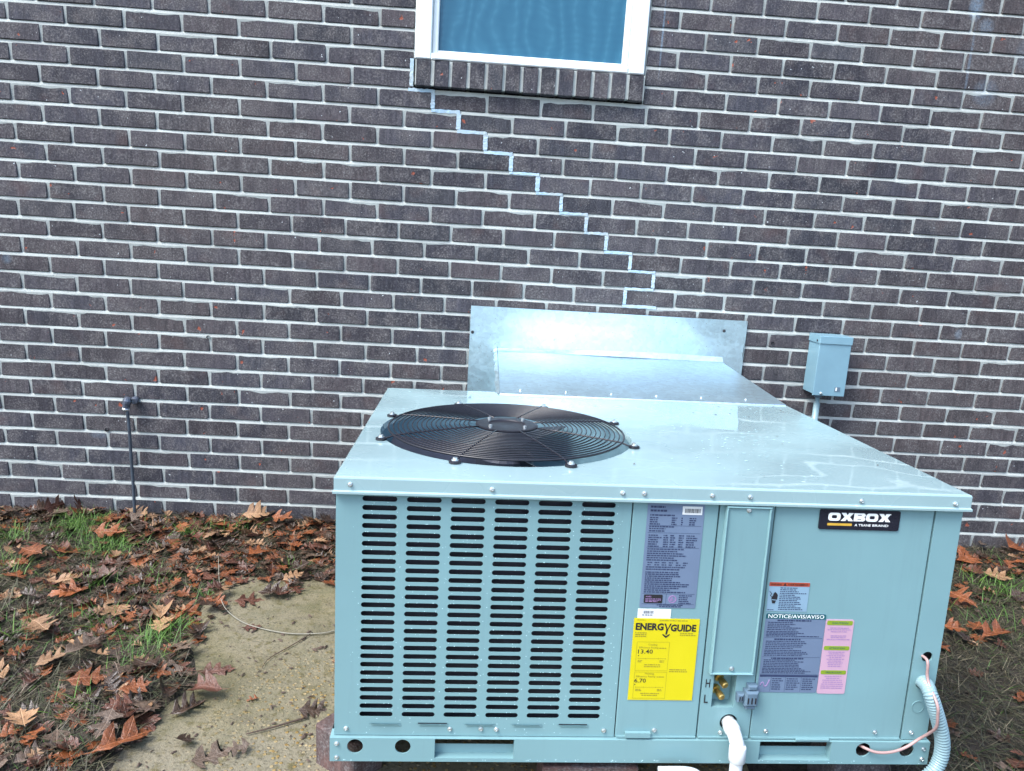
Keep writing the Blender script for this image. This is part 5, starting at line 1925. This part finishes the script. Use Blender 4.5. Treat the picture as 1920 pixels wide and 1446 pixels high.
def make_leaf_mat(name, c0, c1, rough=0.45):
    mt, nt, b = new_mat(name)
    tc = N(nt, 'ShaderNodeTexCoord')
    oi = N(nt, 'ShaderNodeObjectInfo')
    geo = N(nt, 'ShaderNodeNewGeometry')
    n1 = noise_tex(nt, geo.outputs['Position'], 26.0, 5, 0.65)
    base = ramp(nt, n1, [(0.32, c0), (0.68, c1)])
    base = mixc(nt, 1.0, base, ramp(nt, oi.outputs['Random'], [(0.0, (0.65, 0.65, 0.68)), (1.0, (1.25, 1.22, 1.18))]), 'MULTIPLY')
    n2 = noise_tex(nt, geo.outputs['Position'], 120.0, 3, 0.6)
    base = mixc(nt, maprange(nt, n2, 0.58, 0.72, 0.0, 0.6), base, tuple(c * 0.35 for c in c0))
    nt.links.new(base, b.inputs['Base Color'])
    nt.links.new(maprange(nt, n1, 0.3, 0.7, rough * 0.7, rough * 1.3), b.inputs['Roughness'])
    sp = N(nt, 'ShaderNodeSeparateXYZ')
    nt.links.new(tc.outputs['Object'], sp.inputs[0])
    ay = mth(nt, 'ABSOLUTE', sp.outputs[1])
    side = mth(nt, 'SINE', mth(nt, 'MULTIPLY', mth(nt, 'SUBTRACT', sp.outputs[0], mth(nt, 'MULTIPLY', ay, 0.8)), 330.0))
    vein = mth(nt, 'MAXIMUM', maprange(nt, ay, 0.0022, 0.0008), maprange(nt, side, 0.86, 0.98, 0.0, 0.6))
    base = mixc(nt, mth(nt, 'MULTIPLY', vein, 0.5), base, tuple(min(1, c * 1.5 + 0.02) for c in c1))
    nt.links.new(base, b.inputs['Base Color'])
    # veins and crinkle
    bump(nt, b, mth(nt, 'ADD', mth(nt, 'ADD', mth(nt, 'MULTIPLY', vein, -0.4), n2), mth(nt, 'MULTIPLY', n1, 2.0)), 0.7, 0.004)
    return mt
LEAFC = {
    'rust': ('rusty orange', make_leaf_mat('rust_leaf', (0.091, 0.027, 0.008), (0.192, 0.057, 0.015))),
    'brown': ('dark wet brown', make_leaf_mat('brown_leaf', (0.020, 0.012, 0.008), (0.048, 0.027, 0.017), 0.35)),
    'tan': ('pale tan', make_leaf_mat('tan_leaf', (0.157, 0.083, 0.041), (0.267, 0.158, 0.083), 0.55)),
    'red': ('reddish brown', make_leaf_mat('red_leaf', (0.047, 0.017, 0.010), (0.097, 0.035, 0.019))),
    'grey': ('greyish brown', make_leaf_mat('grey_leaf', (0.055, 0.038, 0.026), (0.110, 0.075, 0.053), 0.5)),
}
rf = random.Random(2024)
leaf_me = {}
for cname, (_, mt) in LEAFC.items():
    leaf_me[cname] = []
    for k in range(9):
        vs, fs = leaf_geo(rf, 0.12, rf.choice((2, 3, 3)), rf.uniform(0.45, 0.70), rf.uniform(0.30, 0.44), rf.choice((0.1, 0.2, 0.3, 0.45)))
        mb = MB(); mb.add(vs, fs, 0, True)
        leaf_me[cname].append(mb.mesh('leaf', mt))

def place_leaf(cname, x, y, z, s, rz, tx, ty, label, group, variant=None):
    me = leaf_me[cname][rf.randrange(9) if variant is None else variant]
    o = link('oak_leaf', me)
    o.location = (x, y, z)
    o.rotation_euler = (tx, ty, rz)
    o.scale = (s, s, s)
    tag(o, label, 'leaf', group)
    return o

def surf(x, y):
    return PAD_Z + 0.003 if on_pad(x, y, 0.0) else ground_h(x, y) + 0.006

singles = [
    ('tan', 0.622, -1.345, 0.90, 2.2, 0.05, 0.10, 0.035, 'large pale tan oak leaf lying flat at the lower left corner', 0),
    ('tan', 0.790, -0.050, 1.15, 0.4, 0.50, 0.10, 0.035, 'big pale tan leaf propped against the foot of the brick wall', 1),
    ('rust', 0.895, -0.060, 1.0, -0.3, 0.3, -0.1, 0.03, 'orange leaf beside the big pale leaf at the wall', 2),
    ('tan', 1.02, -0.080, 1.05, 2.4, 0.5, 0.1, 0.03, 'curled pale brown leaf between the unit and the wall base', 3),
    ('tan', 0.690, -0.23, 1.1, -2.4, 0.25, 0.05, 0.03, 'long tan leaf leaning over rust leaves near the wall', 4),
    ('red', 1.012, -0.864, 0.62, 0.2, 0.1, 0.0, 0.0, 'small red leaf under the pale stem on the pad', None),
    ('red', 0.955, -0.700, 0.95, 0.3, 0.1, 0.1, 0.0, 'reddish leaf on the top left of the concrete pad', None),
    ('brown', 1.03, -0.655, 1.2, 0.1, 0.15, 0.0, 0.004, 'brown leaf beside the reddish leaf at the pad top', None),
    ('red', 0.985, -1.095, 1.0, 0.35, 0.35, 0.1, 0.0, 'brown upturned leaf in the middle of the concrete pad', None),
    ('brown', 0.972, -1.258, 0.95, 0.9, 0.2, 0.1, 0.0, 'dark brown lobed leaf low on the concrete pad', None),
    ('brown', 0.895, -1.215, 0.85, 1.9, 0.6, 0.1, 0.005, 'dark brown leaf standing at the left pad edge', None),
    ('rust', 0.700, -1.200, 1.0, 0.25, 0.15, 0.0, 0.035, 'bright orange lobed leaf below the large greyish brown leaf', None),
    ('rust', 0.835, -1.235, 0.75, 0.5, 0.2, 0.0, 0.02, 'orange leaf at the left edge of the pad', None),
    ('grey', 0.600, -1.034, 1.15, 1.2, 0.1, 0.1, 0.035, 'large greyish brown leaf left of the pad', None),
    ('tan', 0.430, -0.935, 0.90, -0.6, 0.1, 0.0, 0.035, 'star-shaped tan leaf among dark leaves at left', None),
    ('tan', 0.345, -0.676, 0.85, 0.1, 0.1, 0.0, 0.035, 'narrow tan leaf lying on the grass at left', None),
    ('rust', 0.13, -0.455, 1.0, -0.4, 0.2, 0.0, 0.035, 'orange leaf below the left grass tuft', None),
    ('rust', 0.30, -0.262, 1.1, 0.1, 0.3, 0.0, 0.035, 'orange leaf between two green grass tufts', None),
    ('red', -0.02, -0.035, 1.15, 1.3, 1.1, 0.1, 0.03, 'curled red-brown leaf standing against the wall at left', None),
    ('red', 0.07, -0.035, 1.0, 1.9, 1.1, -0.2, 0.03, 'folded red-brown leaf left of the thin dark pipe', None),
    ('brown', 1.285, -1.255, 0.8, 0.2, 0.3, 0.2, 0.0, 'dark crumpled leaf beside the red support brick', None),
    ('grey', 1.09, -1.43, 0.9, 0.6, 0.2, 0.1, 0.0, 'grey leaf at the bottom of the concrete pad', None),
    ('rust', 0.885, -1.410, 1.3, 0.8, 0.25, 0.1, 0.02, 'large rust leaf at the bottom edge of the pad', None),
    ('rust', 4.00, -0.045, 1.1, 0.7, 0.5, 0.1, 0.03, 'bright orange leaf at the wall near the right edge', None),
    ('rust', 3.73, -0.17, 1.2, 0.1, 0.2, 0.0, 0.02, 'orange leaf right of the unit near the wall', None),
    ('tan', 3.76, -0.30, 1.1, -0.3, 0.2, 0.1, 0.02, 'tan leaf right of the unit above the grass tuft', None),
    ('tan', 3.72, -0.05, 1.2, 1.4, 0.9, 0.1, 0.02, 'pale crumpled leaf piled between the unit and wall at right', None),
    ('rust', 3.47, -0.52, 1.15, -1.1, 0.2, 0.1, 0.02, 'brownish orange leaf beside the right side of the unit', None),
    ('rust', 3.42, -0.77, 1.3, 0.3, 0.1, 0.0, 0.02, 'large russet leaf on bare soil at right', None),
    ('rust', 3.30, -0.74, 0.8, -0.5, 0.2, 0.0, 0.02, 'small orange leaf left of the russet leaf', None),
    ('red', 3.60, -0.72, 1.1, 0.5, 0.1, 0.0, 0.02, 'dull red leaf near the right picture edge', None),
]
for (cn, x, y, s, rz, tx, ty, dz, lab, var) in singles:
    place_leaf(cn, x, y, surf(x, y) + dz, s * 0.85, rz, tx, ty, lab, None, var)

def leaf_density(x, y):
    if x < 1.72:
        if on_pad(x, y, 0.07):
            return 0.012
        if on_pad(x, y, -0.03):
            return 0.45
        d = 0.5
        if y > -0.55 and x > 0.45: d = 1.0
        if y > -0.10: d = max(d, 0.9)
        d += 0.5 * noise.noise(Vector((x * 3.0, y * 3.0, 4.0)))
        for (tx, ty, rad, n_) in TUFTS[:8]:
            if (x - tx) ** 2 + (y - ty) ** 2 < (rad * 0.8) ** 2: d *= 0.25
        return max(0.1, min(1, d))
    if x > 2.7:
        if y > -0.25: return 0.9
        return 0.40 if y > -0.6 else 0.16
    return 0.0

total = 300 - len(singles)
weights = ['rust'] * 30 + ['brown'] * 40 + ['tan'] * 14 + ['red'] * 22 + ['grey'] * 14
cands = []
while len(cands) < 3300:
    if rf.random() < 0.80:
        x, y = rf.uniform(-0.35, 1.70), rf.uniform(-1.55, -0.015)
    else:
        x, y = rf.uniform(2.75, 4.4), rf.uniform(-1.4, -0.015)
    if rf.random() > leaf_density(x, y) or under_unit(x, y):
        continue
    cands.append((x, y))
# visible ones first as single objects, the rest joined as litter
def vis(x, y):
    q = project((x, y, -0.06))
    return bool(q) and -40 < q[0] < 1960 and 900 < q[1] < 1490 and not in_poly(q[0], q[1], HIDE[0])
seen = [c for c in cands if vis(*c)]
unseen = [c for c in cands if not vis(*c)]
LANDMARKS = [('the thin dark pipe', 0.29, -0.03), ('the left grass tuft', 0.128, -0.138), ('the second grass tuft', 0.33, -0.32),
             ('the top left pad corner', 0.80, -0.52), ('the large greyish leaf', 0.60, -1.034), ('the pale corner leaf', 0.622, -1.345),
             ('the star-shaped tan leaf', 0.43, -0.935), ('the pale wall leaf', 0.79, -0.05), ('the small wall tuft', 0.583, -0.171),
             ('the unit side', 1.36, -0.35), ('the pad-edge grass', 0.80, -0.92), ('the narrow tan leaf', 0.345, -0.676),
             ('the long tan leaf', 0.69, -0.23), ('the left picture edge', -0.05, -0.45), ('the right grass tuft', 3.72, -0.393),
             ('the bright orange right leaf', 4.0, -0.045), ('the unit rear', 3.55, -0.10), ('the russet leaf', 3.42, -0.77)]
plan = []
for (x, y) in seen[:total]:
    cn = rf.choice(weights)
    s = rf.choice((0.38, 0.48, 0.56, 0.66, 0.78)) * rf.uniform(0.85, 1.12)
    nm, lx_, ly_ = min(LANDMARKS, key=lambda l: (l[1] - x) ** 2 + (l[2] - y) ** 2)
    dx, dy = x - lx_, y - ly_
    if nm.endswith('edge') and 'left picture' in nm: way = 'near'
    elif abs(dx) > abs(dy): way = 'left of' if dx < 0 else 'right of'
    else: way = 'behind' if dy > 0 else 'in front of'
    size = 'small' if s < 0.46 else ('large' if s > 0.66 else 'mid-sized')
    plan.append([cn, x, y, s, '%s %s oak leaf %s %s' % (size, LEAFC[cn][0], way, nm)])
same = {}
for p in plan:
    same.setdefault(p[4], []).append(p)
for lab, ps in same.items():
    if len(ps) == 2:
        ps.sort(key=lambda p: p[2])
        ps[0][4] += ', nearer'
        ps[1][4] += ', farther'
    elif len(ps) == 3:
        ps.sort(key=lambda p: p[1])
        for p, w_ in zip(ps, ('leftmost', 'middle one', 'rightmost')):
            p[4] += ', ' + w_
    elif len(ps) in (4, 5):
        ps.sort(key=lambda p: p[1])
        for p, w_ in zip(ps, ('leftmost', 'second from left', 'third from left', 'fourth from left', 'fifth from left')):
            p[4] += ', ' + w_
for cn, x, y, s, lab in plan:
    nearwall = y > -0.06
    place_leaf(cn, x, y, surf(x, y) + rf.uniform(0.0, 0.022), s, rf.uniform(0, 6.283), rf.uniform(-0.32, 0.32) + (0.4 if nearwall else 0), rf.uniform(-0.3, 0.3),
               lab, 'fallen oak leaves')
mb = MB()
cl = list(LEAFC.keys())
for (x, y) in seen[total:] + unseen + [(rf.uniform(-2.1, -0.3), rf.uniform(-2.5, -0.02)) for _ in range(160)]:
    cn = rf.choice(weights)
    me = leaf_me[cn][rf.randrange(9)]
    s = rf.uniform(0.2, 0.62)
    M_ = Matrix.Translation((x, y, surf(x, y) + rf.uniform(-0.002, 0.006))) @ Matrix.Rotation(rf.uniform(0, 6.28), 4, 'Z') @ Matrix.Rotation(rf.uniform(-.3, .3), 4, 'X') @ Matrix.Scale(s, 4)
    mb.add([M_ @ v.co for v in me.vertices], [tuple(p.vertices) for p in me.polygons], cl.index(cn), True)
o = mb.build('leaf_litter', [LEAFC[c][1] for c in cl])
tag(o, 'packed layer of older fallen leaves beneath the fresh ones', 'leaf litter', kind='stuff')

# crumbs of leaf and bark on the pad
mb = MB()
rc = random.Random(9)
for k in range(1500):
    x, y = rc.uniform(0.82, 1.38), rc.uniform(-1.6, -0.54)
    if rc.random() > 0.2 + 0.9 * max(0, noise.noise(Vector((x * 5, y * 5, 2))) + 0.2): continue
    if not on_pad(x, y, 0.01): continue
    r = rc.choice((0.0010, 0.0012, 0.0015, 0.002, 0.002, 0.003, 0.004, 0.007)) * rc.uniform(.7, 1.3)
    a = rc.uniform(0, 6.28)
    el = rc.uniform(0.25, 0.8)
    pts = []
    for q in range(5):
        t = a + q * 2 * math.pi / 5
        lx, ly = r * math.cos(t - a) * 1.5, r * math.sin(t - a) * el
        pts.append((x + lx * math.cos(a) - ly * math.sin(a), y + lx * math.sin(a) + ly * math.cos(a), PAD_Z + 0.003))
    pts.append((x, y, PAD_Z + 0.003 + r * 0.5))
    mb.add(pts, [(q, (q + 1) % 5, 5) for q in range(5)])
o = mb.build('pad_debris', M_TWIG)
tag(o, 'scattered dark crumbs of bark and leaf on the pad', 'debris', kind='stuff')
